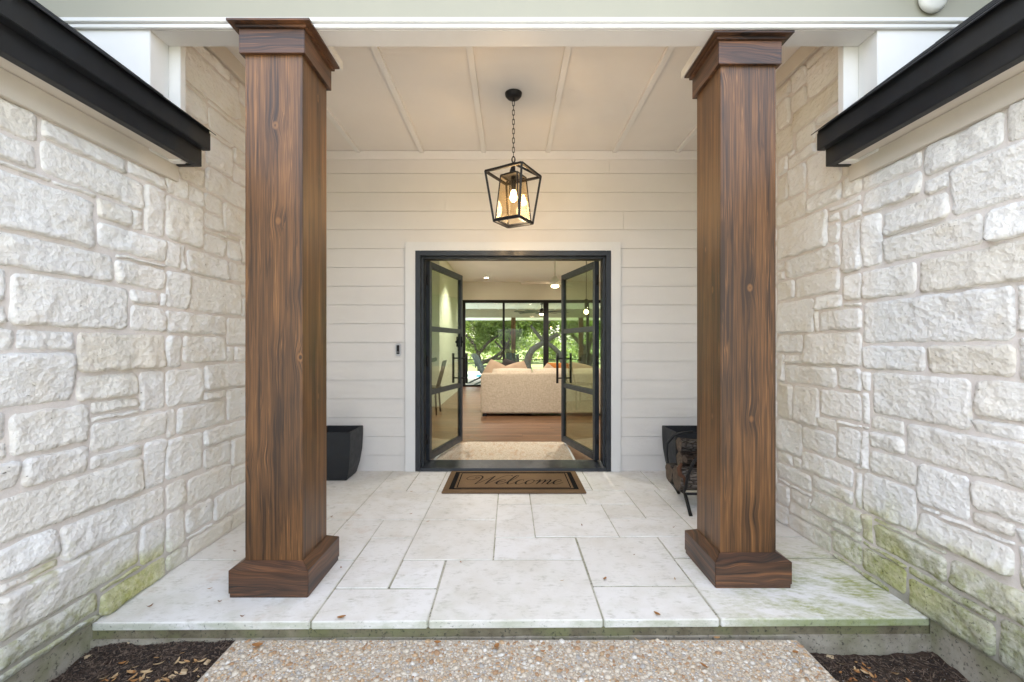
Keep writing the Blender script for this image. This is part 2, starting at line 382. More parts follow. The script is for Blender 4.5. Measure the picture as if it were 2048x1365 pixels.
M['boardy'] = wood('stained board grain along y', 'z', 'y', dark=(0.018, 0.010, 0.007), mid=(0.098, 0.044, 0.021), light=(0.27, 0.112, 0.042), knots=False, cath=0.16, gs=1.0)
M['glass_g'] = glass('tinted door glass', (0.84, 0.91, 0.79), 1.3)
M['glass_w'] = glass('window glass', (0.94, 0.96, 0.94), 0.9)
M['glass_l'] = glass('seeded lantern glass', (0.94, 0.89, 0.80), 0.6, 0.012)

# ------------------------------------------------------------------ layout of ashlar pieces
FX, CX, CY, CZ = 880.0, 1020.0, 693.0, 1.197
def fill_rects(U0, U1, V0, V1, given, gap, wmin, wmax, hs, rs, cell=0.01):
    """complete a layout: keep the given rectangles, fill the rest of the sheet with random ashlar"""
    rnd = random.Random(rs)
    nu = int(round((U1 - U0) / cell)); nv = int(round((V1 - V0) / cell))
    occ = np.zeros((nv, nu), bool); out = []
    def put(u0, u1, v0, v1): occ[v0:v1, u0:u1] = True
    for (a, b, c, d) in given:
        i0 = max(0, int(round((a - gap/2 - U0)/cell))); i1 = min(nu, int(round((b + gap/2 - U0)/cell)))
        j0 = max(0, int(round((c - gap/2 - V0)/cell))); j1 = min(nv, int(round((d + gap/2 - V0)/cell)))
        if i1 - i0 < 3 or j1 - j0 < 3: continue
        sub = occ[j0:j1, i0:i1]
        if sub.any():            # trim away what an earlier stone already takes
            for _ in range(60):
                sub = occ[j0:j1, i0:i1]
                if sub.size == 0 or not sub.any(): break
                e = {'l': sub[:, 0].sum()/sub.shape[0], 'r': sub[:, -1].sum()/sub.shape[0], 'b': sub[0].sum()/sub.shape[1], 't': sub[-1].sum()/sub.shape[1]}
                k = max(e, key=e.get)
                if e[k] == 0: break
                if k == 'l': i0 += 1
                elif k == 'r': i1 -= 1
                elif k == 'b': j0 += 1
                else: j1 -= 1
            if i1 - i0 < 4 or j1 - j0 < 4 or occ[j0:j1, i0:i1].any(): continue
        put(i0, i1, j0, j1); out.append((U0 + i0*cell, U0 + i1*cell, V0 + j0*cell, V0 + j1*cell))
    for j in range(nv):
        i = 0
        while i < nu:
            if occ[j, i]: i += 1; continue
            w = 0; mw = int(rnd.uniform(wmin, wmax)/cell)
            while i + w < nu and not occ[j, i + w] and w < mw: w += 1
            rest = 0
            while i + w + rest < nu and not occ[j, i + w + rest] and rest < 9: rest += 1
            if rest < 9: w += rest
            h = 0; mh = int(rnd.choice(hs)/cell)
            while j + h < nv and h < mh and not occ[j + h, i:i + w].any(): h += 1
            more = 0
            while j + h + more < nv and more < 7 and not occ[j + h + more, i:i + w].any(): more += 1
            if more < 7: h += more
            put(i, i + w, j, j + h)
            if w >= 4 and h >= 3: out.append((U0 + i*cell, U0 + (i+w)*cell, V0 + j*cell, V0 + (j+h)*cell))
            i += w
    g = gap / 2
    rs_l = [[a + g, b - g, c + g, d - g] for a, b, c, d in out]
    st = 0.004; mg = gap * 0.72
    def clash(k, a, b, c, d):
        for m, q in enumerate(rs_l):
            if m != k and q[0] < b + mg and q[1] > a - mg and q[2] < d + mg and q[3] > c - mg: return True
        return False
    for _ in range(12):
        for k, q in enumerate(rs_l):
            for e, sg in ((0, -1), (1, 1), (2, -1), (3, 1)):
                t = list(q); t[e] += sg*st
                if t[0] < U0 + .004 or t[1] > U1 - .004 or t[2] < V0 + .003 or t[3] > V1 - .003: continue
                if not clash(k, *t): q[e] = t[e]
    return [tuple(q) for q in rs_l]

def px_stones(lst, ox, oy, sc, k, sgn):
    out = []
    for (x0, y0, x1, y1) in lst:
        X0, Y0, X1, Y1 = ox + x0*sc, oy + y0*sc, ox + x1*sc, oy + y1*sc
        d0 = k / (sgn * (X0 - CX)); d1 = k / (sgn * (X1 - CX))
        zt = CZ + (CY - Y0)*d0/FX; zb = CZ + (CY - Y1)*d1/FX
        if d0 > d1: d0, d1 = d1, d0
        if zt - zb > 0.03 and d1 - d0 > 0.03: out.append((d0, d1, zb, zt))
    return out
KL = 1.80*FX; KR = 1.84*FX
L1 = [(-40,20,187,262),(225,165,655,425),(690,390,862,512),(-40,230,172,418),(200,270,742,628),(-60,395,495,820),(513,588,678,708),(686,645,746,735),
 (760,500,1062,828),(514,695,935,915),(880,480,1175,640),(1075,640,1165,745),(1172,590,1330,800),(1068,755,1180,865),(1185,790,1255,895),(945,825,970,938),
 (985,840,1195,1000),(1200,910,1340,1025),(-60,730,588,1003),(597,885,835,1050),(841,935,985,1145),(988,968,1252,1178),(65,968,668,1252),(682,1058,828,1122),
 (695,1145,1180,1282),(1192,1200,1340,1335),(85,1260,380,1352),(1265,1090,1340,1190),(-60,930,12,1100)]
L2 = [(303,-25,717,105),(735,-10,912,82),(-40,55,305,232),(322,120,545,215),(550,115,803,240),(822,105,985,178),(370,238,530,270),(712,250,896,325),(815,205,888,222),
 (905,195,985,300),(40,280,345,395),(362,318,698,362),(97,480,342,510),(-40,500,75,580),(362,470,560,455),(583,410,803,510),(812,365,985,370),(812,430,915,475),
 (922,395,985,480),(0,640,555,600),(252,745,738,650),(747,560,918,575),(855,630,985,650),(925,505,985,560),(0,830,248,845),(562,745,735,800),(740,690,850,715),
 (755,800,912,760),(932,680,985,715),(15,970,552,885),(405,1000,655,940),(657,870,750,865),(0,1210,398,1065),(0,1335,403,1095)]
L3 = [(1090,230,1445,735),(1100,500,1255,760),(1265,640,1485,920),(1262,820,1405,1075),(1405,900,1485,1010),(1400,990,1485,1130),(1255,1010,1500,1280),(1090,960,1240,1140),(1180,290,1370,445)]
left_given = px_stones(L1, 0, 180, 0.3812, KL, -1) + px_stones(L2, 0, 680, 0.502, KL, -1) + px_stones(L3, 0, 0, 0.3298, KL, -1)
R0 = [(235,430,443,400),(135,590,220,610),(145,700,443,590),(50,650,125,730),(155,800,272,840),(50,790,135,900),(113,950,275,925),(122,1030,208,1150),(225,970,432,1080),
 (248,1150,418,1215),(50,1100,110,1190),(50,1240,230,1275)]
R1 = [(663,460,978,455),(1030,275,1130,380),(318,600,638,540),(387,640,645,650),(645,605,755,625),(768,560,1130,650),(487,730,742,755),(497,840,898,850),(930,745,1130,815),
 (303,800,475,950),(258,710,370,690),(648,935,1130,1010),(318,1010,612,1075),(35,800,240,870),(68,935,293,960),(250,795,300,855),(112,1020,298,1070),(420,1115,1035,1285),
 (197,1095,335,1130),(212,1150,402,1222),(35,1125,185,1240),(35,1258,140,1330),(1062,1040,1130,1250)]
R2 = [(137,-35,373,98),(379,32,615,122),(632,25,975,148),(65,100,258,188),(262,118,398,198),(405,130,803,355),(822,158,1060,335),(808,318,1005,395),(205,200,390,335),
 (95,180,190,340),(30,175,92,315),(190,312,262,362),(395,300,528,372),(405,370,515,440),(537,335,1060,600),(268,340,400,512),(135,345,268,468),(30,320,125,465),
 (415,445,560,575),(120,445,328,585),(340,525,578,770),(580,485,790,715),(800,550,1060,750),(802,690,995,772),(170,550,325,640),(35,490,168,605),(85,595,165,670),
 (30,570,80,670),(85,650,240,770),(168,600,405,795),(395,720,700,970),(600,690,975,950),(78,695,240,840),(242,750,535,1015),(710,865,1060,1150),(522,930,885,1250),(918,1100,1060,1390)]
right_given = px_stones(R0, 1540, 0, 0.3297, KR, 1) + px_stones(R1, 1540, 80, 0.469, KR, 1) + px_stones(R2, 1540, 680, 0.502, KR, 1)
WALL_F, WALL_B = -0.6, 4.228
def clip_rects(rs, u0, u1, v0, v1):
    out = []
    for a, b, c, d in rs:
        a, b, c, d = max(a, u0), min(b, u1), max(c, v0), min(d, v1)
        if b - a > 0.035 and d - c > 0.03: out.append((a, b, c, d))
    return out
HS = [0.07, 0.10, 0.14, 0.18, 0.22, 0.28]
def wall_layout(given, rs):
    low = clip_rects(given, WALL_F, WALL_B, 0.0, 2.075)
    return low

def stone_mesh(mb, u0, u1, v0, v1, xw, sg, seed, hero):
    """one rock-faced ashlar block; u runs along y, v is height, face looks to sg (+1: +x)"""
    w, h = u1 - u0, v1 - v0
    cell = 0.015 if hero else 0.06
    nu = max(4, min(46, 2+int(w/cell))); nv = max(4, min(26, 2+int(h/cell)))
    rr = random.Random(seed); ph = Vector((rr.uniform(0, 50), rr.uniform(0, 50), rr.uniform(0, 50)))
    prot = rr.uniform(0.002, 0.009); tu, tv = rr.uniform(-.010, .010), rr.uniform(-.012, .012)
    rough = rr.uniform(0.6, 1.3); crn = min(0.020, 0.16*min(w, h)); tap = rr.uniform(-.006, .006)
    idx = {}; vs = []; fs = []
    ea, eb = min(.12, .0045/w), min(.12, .0045/h)
    A_ = [0.0] + [ea + (1-2*ea)*i/(nu-2) for i in range(nu-1)] + [1.0]; B_ = [0.0] + [eb + (1-2*eb)*j/(nv-2) for j in range(nv-1)] + [1.0]
    for j in range(nv + 1):
        for i in range(nu + 1):
            a, b = A_[i], B_[j]; u = u0 + a*w; v = v0 + b*h
            du = min(a, 1-a)*w; dv = min(b, 1-b)*h
            edge = (i in (0, nu)) or (j in (0, nv))
            q = Vector((u*9, v*9, 0)) + ph
            jx = mn.noise(q*1.6)*0.008; jy = mn.noise(q*1.6 + Vector((9, 4, 2)))*0.008
            ci = min(du, crn)/crn; cj = min(dv, crn)/crn; rd = max(0.0, 1 - ci)*max(0.0, 1 - cj)*crn*0.45
            u += rd if a < .5 else -rd; v += rd if b < .5 else -rd
            u += jx; v += jy
            u += tap*(b - .5); 
            n = mn.fractal(q*1.1, 0.8, 2.1, 6)*0.008*rough + abs(mn.noise(q*0.6 + Vector((3, 7, 1))))*0.010*rough - 0.004
            vc = mn.voronoi(Vector((q.x*.8, q.y*1.5, q.z)))[0]; n += (vc[1]-vc[0])*0.007*rough; vc = mn.voronoi(Vector((q.x*2.2, q.y*3.6, q.z)))[0]; n += (vc[1]-vc[0])*0.0035*rough
            fall = min(1.0, min(du, dv)/0.012)**0.6
            dep = -0.0065 if edge else (prot*(0.62 + 0.38*fall) + n*(0.45 + 0.55*fall) + tu*(a-.5)*2 + tv*(b-.5)*2)
            if not edge: dep = max(dep, 0.001)
            idx[i, j] = len(vs); vs.append((xw + sg*dep, u, v))
    for j in range(nv):
        for i in range(nu):
            fs.append((idx[i, j], idx[i+1, j], idx[i+1, j+1], idx[i, j+1]))
    mb.add(vs, fs, 0, True)

# ------------------------------------------------------------------ ground
g = MB().box(-200, 200, -200, 300, -2.0, -0.36)
tg = NT('lawn'); nn = tg.noise(tg.pos(), 0.8, 5); nf = tg.noise(tg.pos(), 14, 4)
lawn_m = tg.done(tg.mix(tg.rng(tg.math('ADD', nn, tg.math('MULTIPLY', nf, 0.4)), 0.5, 0.95), (0.11, 0.15, 0.045), (0.22, 0.26, 0.10)), 0.95, Specular_IOR_Level=0.1)
g.build('ground', lawn_m, kind='structure', label='pale green lawn of the back garden')

MB().box(-9, 9, -16, -0.75, -.359, -.30).build('reflector', concrete_mat('driveway concrete', (0.40, 0.385, 0.35), (0.50, 0.485, 0.45), 0.1), kind='structure', label='pale concrete driveway added unseen in front of the porch to bounce light')  # unseen pale sheet, added to bounce neutral light up to the porch ceiling
# ------------------------------------------------------------------ stone walls
def wall_x(side): return -1.80 if side < 0 else 1.84
def stone_wall(side, given, label):
    sg = -side; xw = wall_x(side); mx = xw - sg*0.004
    t = thing('stone_wall', label, 'wall', (xw, 1.8, 0), 'rock faced stone walls flanking the porch')
    out = xw + side*0.32
    m = MB(); a, b = sorted((mx, out))
    m.box(a, b, WALL_F, 2.30, 0.0, 2.30); m.box(a, b, 2.30, WALL_B - 0.002, 0.0, 3.15)
    m.build('mortar_bed', M['mortar'], t)
    ft = MB(); a, b = sorted((xw + sg*0.0, out)); nF = 14
    a2, b2 = sorted((xw - sg*0.012, out))
    ft.box(a2, b2, WALL_F, 1.94, -0.4, -0.003)
    ft.build('footing', M['footing'], t)
    rects = fill_rects(WALL_F, 2.30, 0.0, 2.08, clip_rects(given, WALL_F, 2.30, 0.0, 2.08), 0.017, 0.16, 0.6, HS, 3 + side)
    up = clip_rects([(a, b, c, d) for a, b, c, d in given if b > 2.33], 2.30, WALL_B, 0.0, 3.0)
    rects += fill_rects(2.30, WALL_B - 0.008, 0.0, 2.96, up, 0.017, 0.14, 0.5, HS, 13 + side)
    for k, (u0, u1, v0, v1) in enumerate(rects):
        hero = u1 > 1.3
        mb = MB(); stone_mesh(mb, u0, u1, v0, v1, xw, sg, 1000*side + k, hero)
        if side < 0:
            pass
        mb.build('stone', M['stone_a'] if side < 0 else M['stone_b'], t, recalc=False)
    return t
def fix_rects(given):
    # blocks that straddle the line of the front gable are cut there only if needed
    return given
SW1 = stone_wall(-1, left_given, 'cream limestone wall with a small yellow green moss patch at its foot')
SW2 = stone_wall(1, right_given, 'cream limestone wall with broad green algae along its bottom courses')
for w_, sg_ in ((SW1, 1), (SW2, -1)):
    for c_ in w_.children:
        if c_.name.startswith('stone') and sg_ < 0: c_.data.flip_normals()

# ------------------------------------------------------------------ porch floor
pf = thing('porch_floor', 'pale limestone paved porch floor with green stains at the front corner', 'porch floor', (0, 3, 0), kind='structure')
def front(x): return 1.905 + (x + 1.8) * 0.0095
grt = MB()
grt.prism([(-1.83, front(-1.79) + 0.012), (1.87, front(1.83) + 0.012), (1.87, 4.235), (-1.83, 4.235)], 'z', -0.40, -0.0045); grt.build('mortar_base', M['grout'], pf)
rs_ = MB(); xs = np.linspace(-1.85, 1.89, 40)
pts = [(x, front(x) + 0.006 + 0.006*mn.noise(Vector((x*6, 0, 0)))) for x in xs]
rs_.prism(pts + [(1.89, 1.99), (-1.85, 1.96)], 'z', -0.42, -0.036); rs_.build('riser', M['riser'], pf)
rs2 = MB(); pts2 = [(x, front(x) - 0.004 + 0.005*mn.noise(Vector((x*9, 4, 0)))) for x in xs]
rs2.prism(pts2 + [(1.89, 1.97), (-1.85, 1.94)], 'z', -0.42, -0.074); rs2.build('foundation', M['ledge'], pf)
T = [(-1.79,-.868,1.90,2.467),(-.868,-.357,1.90,2.176),(-.868,-.602,2.176,2.743),(-.602,-.357,2.176,2.467),(-.357,.41,1.90,2.467),(.41,.922,1.90,2.196),(.41,.926,2.196,2.766),
 (.924,1.83,1.90,2.485),(.926,1.83,2.49,2.766),(-.602,-.095,2.467,3.035),(-.095,.41,2.467,2.755),(-.095,.16,2.755,3.335),(.16,.69,2.764,3.335),(.69,1.2,2.766,3.062),(1.2,1.83,2.766,3.30),
 (.69,.95,3.062,3.335),(.95,1.2,3.062,3.66),(-.87,-.602,2.743,3.035),(-1.12,-.87,2.467,3.035),(-1.12,-.60,3.035,3.635),(-1.12,-.86,3.635,4.23),(-.86,-.60,3.635,4.23),(-.60,-.095,3.035,3.635),
 (.16,.58,3.335,3.66),(.58,.95,3.335,3.66),(.69,1.25,3.66,4.23),(-1.79,-1.12,3.335,3.71),(-1.79,-1.12,3.035,3.335),(-1.79,-1.12,3.71,4.23),(-1.79,-1.12,2.467,3.035),
 (1.25,1.83,3.66,4.23),(1.2,1.83,3.30,3.66),(-.60,.16,3.635,4.23),(.16,.69,3.66,4.23),(-.095,.16,3.335,3.635)]
for k, (a, b, c, d) in enumerate(T):
    if a == -1.79: a = -1.815
    if b == 1.83: b = 1.855
    gp = 0.0042 if c < 2.2 else 0.0024; e = random.uniform(-0.0012, 0.0012); fl = c == 1.90
    ca = front(a) if fl else c + gp; cb = front(b) if fl else c + gp
    a += gp; b -= gp; d -= gp
    m = MB().hexa([(a, ca, -0.036), (b, cb, -0.036), (b, d, -0.036), (a, d, -0.036)], [(a, ca, e), (b, cb, e), (b, d, e), (a, d, e)])
    m.build('paving_slab', M['slab'], pf, bevel=0.0035)

# ------------------------------------------------------------------ planting beds and pebble path
tsl = NT('mulch soil'); sP = tsl.pos(); sn = tsl.noise(sP, 30, 5, 0.7); sf = tsl.noise(sP, 160, 3, 0.7)
soil_m = tsl.done(tsl.mix(tsl.rng(tsl.math('ADD', tsl.math('MULTIPLY', sn, 0.5), tsl.math('MULTIPLY', sf, 0.5)), 0.4, 0.68), (0.030, 0.020, 0.015), (0.125, 0.086, 0.064)), 0.95, tsl.bump(sf, 1.0, 0.008), Specular_IOR_Level=0.15)
def soil_z(x, y):
    lev = -0.105 if x < 0 else -0.155
    e = 1.83 - abs(x - 0.02)
    h = 0.020*mn.noise(Vector((x*5, y*5, 0))) + 0.010*mn.noise(Vector((x*19, y*19, 3))) + 0.004*mn.noise(Vector((x*60, y*60, 5)))
    fr = max(0, 1 - abs(y - 1.9)/0.12)
    return lev + h - 0.02*max(0, 1 - e/0.12)*(1 if x < 0 else -.5) + (0.015*fr if x < 0 else -0.012*fr*math.sin(x*9))
def bed(x0, x1, lab):
    nx, ny = 60, 130; vs = []; fs = []
    for j in range(ny+1):
        for i in range(nx+1):
            x = x0 + (x1-x0)*i/nx; y = 0.3 + (1.93-0.3)*j/ny
            vs.append((x, y, soil_z(x, y)))
    for j in range(ny):
        for i in range(nx):
            a = j*(nx+1)+i; fs.append((a, a+1, a+nx+2, a+nx+1))
    MB().add(vs, fs, 0, True).build('soil', soil_m, recalc=False, kind='structure', label=lab)
bed(-1.82, -1.16, 'dark mulched soil between the mossy wall foot and the pebble path')
bed(1.22, 1.86, 'dark damp soil below the green stained slab corner')

PATH_TOP = -0.068
tp = NT('path cement'); pn = tp.noise(tp.pos(), 70, 4, 0.7)
cement = tp.done(tp.mix(tp.rng(pn, 0.3, 0.7), (0.37, 0.325, 0.265), (0.57, 0.51, 0.43)), 0.95, tp.bump(pn, 0.8, 0.006), Specular_IOR_Level=0.1)
path = MB().box(-1.18, 1.235, -6, 1.896, -0.40, PATH_TOP).build('path', cement, kind='structure', label='exposed pebble aggregate path leading up to the porch slab')
peb_cols = [(0.66,0.59,0.48),(0.58,0.48,0.36),(0.74,0.71,0.65),(0.52,0.40,0.27),(0.44,0.28,0.16),(0.44,0.42,0.39),(0.64,0.55,0.44),(0.58,0.41,0.25),(0.70,0.63,0.52),(0.64,0.57,0.47)]
peb_m = []
for i, c in enumerate(peb_cols):
    t = NT('pebble tone'); n = t.noise(t.pos(), 140, 3)
    peb_m.append(t.done(t.mix(t.rng(n, 0.3, 0.7), tuple(x*0.78 for x in c), c), 0.7, Specular_IOR_Level=0.35))
bmi = bmesh.new(); bmesh.ops.create_icosphere(bmi, subdivisions=1, radius=1)
ico_v = [v.co.copy() for v in bmi.verts]; ico_f = [[v.index for v in f.verts] for f in bmi.faces]; bmi.free()
def pebbles(y0, y1, n, parent):
    mb = MB(); rr = random.Random(5); grid = {}
    for _ in range(n):
        r = rr.choice([0.004, 0.005, 0.005, 0.006, 0.007, 0.008, 0.010, 0.012, 0.016])*rr.uniform(0.7, 1.0)
        x = rr.uniform(-1.172, 1.227); y = rr.uniform(y0, y1)
        key = (int(x/0.04), int(y/0.04)); ok = True
        for di in (-1, 0, 1):
            for dj in (-1, 0, 1):
                for (qx, qy, qr) in grid.get((key[0]+di, key[1]+dj), ()):
                    if (qx-x)**2 + (qy-y)**2 < ((qr+r)*0.70)**2: ok = False
        if not ok: continue
        grid.setdefault(key, []).append((x, y, r))
        rot = Matrix.Rotation(rr.uniform(0, 6.3), 3, 'Z') @ Matrix.Rotation(rr.uniform(-.3, .3), 3, 'X')
        sc = Vector((r*rr.uniform(0.95, 1.35), r*rr.uniform(0.75, 1), r*rr.uniform(0.45, 0.65)))
        jit = [1 + rr.uniform(-.13, .13) for _ in ico_v]
        c = Vector((x, y, PATH_TOP + sc.z*rr.uniform(-0.25, 0.25)))
        mb.add([c + rot @ Vector((v.x*sc.x*j, v.y*sc.y*j, v.z*sc.z*j)) for v, j in zip(ico_v, jit)], ico_f, rr.randrange(len(peb_m)), True)
    return mb.build('pebbles', peb_m, parent, recalc=False, kind='stuff')
pebbles(1.35, 1.889, 50000, path)

# loose mulch shreds (uncountable)
def shreds(n, x0, x1, mats, seed):
    mb = MB(); rr = random.Random(seed)
    for _ in range(n):
        x = rr.uniform(x0, x1); y = 1.91 - abs(rr.gauss(0, 0.28))
        if y < 1.0: continue
        L = rr.uniform(0.004, 0.02); w = rr.uniform(0.0012, 0.0035); a = rr.uniform(0, 6.3)
        d = Vector((math.cos(a), math.sin(a), rr.uniform(-.35, .35)))*L
        c = Vector((x, y, soil_z(x, y) + rr.uniform(0.000, 0.006)))
        mb.bar(c - d, c + d, w, w*rr.uniform(0.5, 1), rr.randrange(len(mats)))
    return mb
sh_m = [plain('mulch shred', c, 0.9) for c in ((0.06,0.04,0.029),(0.105,0.07,0.05),(0.04,0.027,0.02),(0.18,0.13,0.095),(0.03,0.022,0.018))]
shreds(7000, -1.79, -1.18, sh_m, 1).build('mulch', sh_m, recalc=False, kind='stuff', label='shredded dark bark mulch in the bed beside the moss patch')
shreds(3500, 1.24, 1.83, sh_m, 2).build('mulch', sh_m, recalc=False, kind='stuff', label='fine dark mulch below the green slab corner')
speck_m = plain('perlite speck', (0.6, 0.58, 0.52), 0.8)
mb = MB(); rr = random.Random(8)
for _ in range(260):
    x = rr.uniform(1.25, 1.82) if rr.random() < .65 else rr.uniform(-1.78, -1.2); y = rr.uniform(1.35, 1.88); r = rr.uniform(0.001, 0.0028)
    mb.add([Vector((x, y, soil_z(x, y)+0.002)) + v*r for v in ico_v], ico_f, 0, True)
mb.build('gravel_specks', speck_m, recalc=False, kind='stuff', label='tiny pale specks of grit in the soil')

# dry leaves and wood chips, one by one
leaf_m = [plain('dry leaf', c, 0.7) for c in ((0.33,0.15,0.045),(0.42,0.24,0.10),(0.24,0.10,0.035),(0.50,0.36,0.20))]
def leaf_mesh(L, w, curl, mi):
    mb = MB(); n = 6; vs = []; fs = []
    for i in range(n+1):
        a = i/n; ww = w*math.sin(math.pi*min(1, a*0.93+0.05))**0.8; zc = curl*L*(a-.5)**2*2
        vs += [(-L/2+a*L, -ww, zc + ww*0.5), (-L/2+a*L, 0, zc), (-L/2+a*L, ww, zc + ww*0.5)]
    for i in range(n):
        b = 3*i; fs += [(b, b+1, b+4, b+3), (b+1, b+2, b+5, b+4)]
    me = mb.add(vs, fs, 0, True).mesh('dry_leaf', leaf_m[mi], recalc=False); return me
leaf_meshes = [leaf_mesh(0.030, 0.006, 0.5, 0), leaf_mesh(0.038, 0.0065, 0.3, 1), leaf_mesh(0.026, 0.006, 0.8, 2), leaf_mesh(0.044, 0.0065, 0.35, 3), leaf_mesh(0.045, 0.011, 0.3, 0)]
def put_leaf(x, y, z, k, rz, s, label, group, tilt=0.0):
    o = bpy.data.objects.new('dry_leaf', leaf_meshes[k]); COL.objects.link(o); o.location = (x, y, z); o.rotation_euler = (tilt, tilt*0.6, rz); o.scale = (s*.85, s*.85, s*.85)
    setp(o, label, 'leaf', group); return o
def floor_xy(px, py, z=0.0):
    d = (CZ - z)*FX/(py - CY); return (px - CX)*d/FX, d
for lab_, (px, py, k, s, ang) in zip(['golden curled leaf near the front slab edge beside the dark pillar base', 'small brown leaf just off the inner side of the dark pillar base', 'pale leaf on the paving between lone planter and door mat', 'light tan leaf halfway between door mat and front edge', 'tiny orange leaf at the joint above the big centre front slab', 'brown leaf on the middle slab in front of the door mat', 'orange leaf on the slab before the right of the big centre slab', 'pinkish pale leaf close to the warm brown pillar base', 'long orange leaf near the front edge before the warm brown pillar', 'dark leaf on the paving between door mat and warm brown pillar', 'very small dark leaf on the slab beside the warm brown pillar base', 'dark curled leaf beside the dark pillar below the lone planter', 'small leaf next to the front corner of the door mat', 'small leaf touching the front edge of the door mat', 'tan leaf on the corner slab beside the moss patch wall', 'small dark leaf between moss patch wall and dark pillar base', 'faint pale leaf on the big centre front slab', 'thin dark leaf on the corner slab before the dark pillar base', 'dark leaf close to the front edge below the dark pillar base', 'dark curled twig like leaf beside the yellow green moss patch'], [(683,1238,4,1.0,0.4),(682,1138,0,.8,1.9),(822,1030,0,.9,0.6),(856,1045,1,.8,0.5),(922,1127,0,.7,2.2),(1164,1053,2,.9,1.7),(1210,1160,4,.75,0.9),(1350,1161,3,.7,1.4),
   (1314,1231,4,.9,2.2),(1347,1057,2,.8,0.2),(1268,1112,2,.6,0.2),(663,1036,2,.9,0.9),(823,985,1,.8,0.3),(1037,988,1,.8,0.2),(420,1180,1,.7,.6),(470,1105,2,.9,.1),(1124,1164,3,.6,.1),(440,1206,2,.9,.3),(485,1236,2,.9,.2),(300,1216,2,1.2,1.0)]):
    x, y = floor_xy(px, py); put_leaf(x, y, 0.005, k, ang, s, lab_, 'dry leaves on the porch paving')
for lab_, (px, py, k, s, ang) in zip(['large orange leaf on the pebble path nearest the mulch bed', 'small orange leaf at the top of the path under the second slab joint', 'orange leaf on the path below the centre of the big slab', 'pale leaf at the top of the path below the big slab joint', 'tan leaf at the far top corner of the path towards the damp soil', 'pale leaf on the path between the big slab joint and the corner', 'brown leaf lowest in the middle of the pebble path', 'large brown leaf in the lower part of the path towards the damp soil', 'orange leaf on the path edge beside the damp soil'], [(515,1288,4,1.1,0.3),(875,1282,4,.8,0.2),(993,1290,4,1,1.1),(1190,1284,3,1,0.4),(1433,1273,1,1,0.2),(1275,1278,3,.9,2.2),(1085,1300,0,.9,0.2),(1408,1330,4,1,1.9),(1590,1302,4,.8,.3)]):
    x, y = floor_xy(px, py, PATH_TOP+.02); put_leaf(x, y, PATH_TOP+0.013, k, ang, s, lab_, 'dry leaves on the pebble path', 0.2)
rr = random.Random(4)
for _ in range(44):
    x = rr.gauss(-1.44, 0.12); y = 1.69 + abs(rr.gauss(0, .07)); x = min(x, -1.21)
    put_leaf(x, y, soil_z(x, y)+0.010, rr.choice([1, 3, 3, 1, 0]), rr.uniform(0, 3.1), rr.uniform(0.6, 1.15), 'tan dry leaf on the mulch beside the moss patch wall', 'dry leaves in the mulch bed', rr.uniform(-.4, .4))
for _ in range(26):
    x = rr.gauss(1.43, 0.06); y = rr.gauss(1.79, 0.035)
    put_leaf(x, y, soil_z(x, y)+0.010, rr.choice([1, 3, 0, 0, 2]), rr.uniform(0, 3.1), rr.uniform(0.6, 1.1), 'brown dry leaf in the small heap on the damp soil', 'dry leaves in the damp soil corner', rr.uniform(-.5, .5))
chip_m = plain('wood chip', (0.55, 0.42, 0.26), 0.8)
chip_me = MB().hexa([(-.022,-.010,-.004),(.018,-.012,-.004),(.022,.011,-.004),(-.016,.012,-.004)], [(-.020,-.008,.006),(.016,-.010,.004),(.019,.009,.006),(-.014,.010,.004)]).mesh('wood_chip', chip_m, bevel=.001)
for lab_, (px, py, s) in zip(['largest pale wood chip on the mulch beside the path edge', 'small pale wood chip on the mulch near the moss patch wall', 'pale wood chip touching the pebble path edge', 'pale wood chip among the dry leaves in front', 'lone pale wood chip on the damp soil', 'smallest pale wood chip on the upper mulch below the slab'], [(368,1343,1.1),(177,1313,.7),(415,1328,.8),(345,1350,.8),(1660,1315,.7),(258,1292,.5)]):
    x, y = floor_xy(px, py, -0.1 if px < 1000 else -.15); o = bpy.data.objects.new('wood_chip', chip_me); COL.objects.link(o)
    o.location = (x, y, soil_z(x, y)+0.007); o.rotation_euler = (rr.uniform(-.3,.3), rr.uniform(-.3,.3), rr.uniform(0, 3)); o.scale = (s, s, s)
    setp(o, lab_, 'wood chip', 'pale wood chips on the mulch')

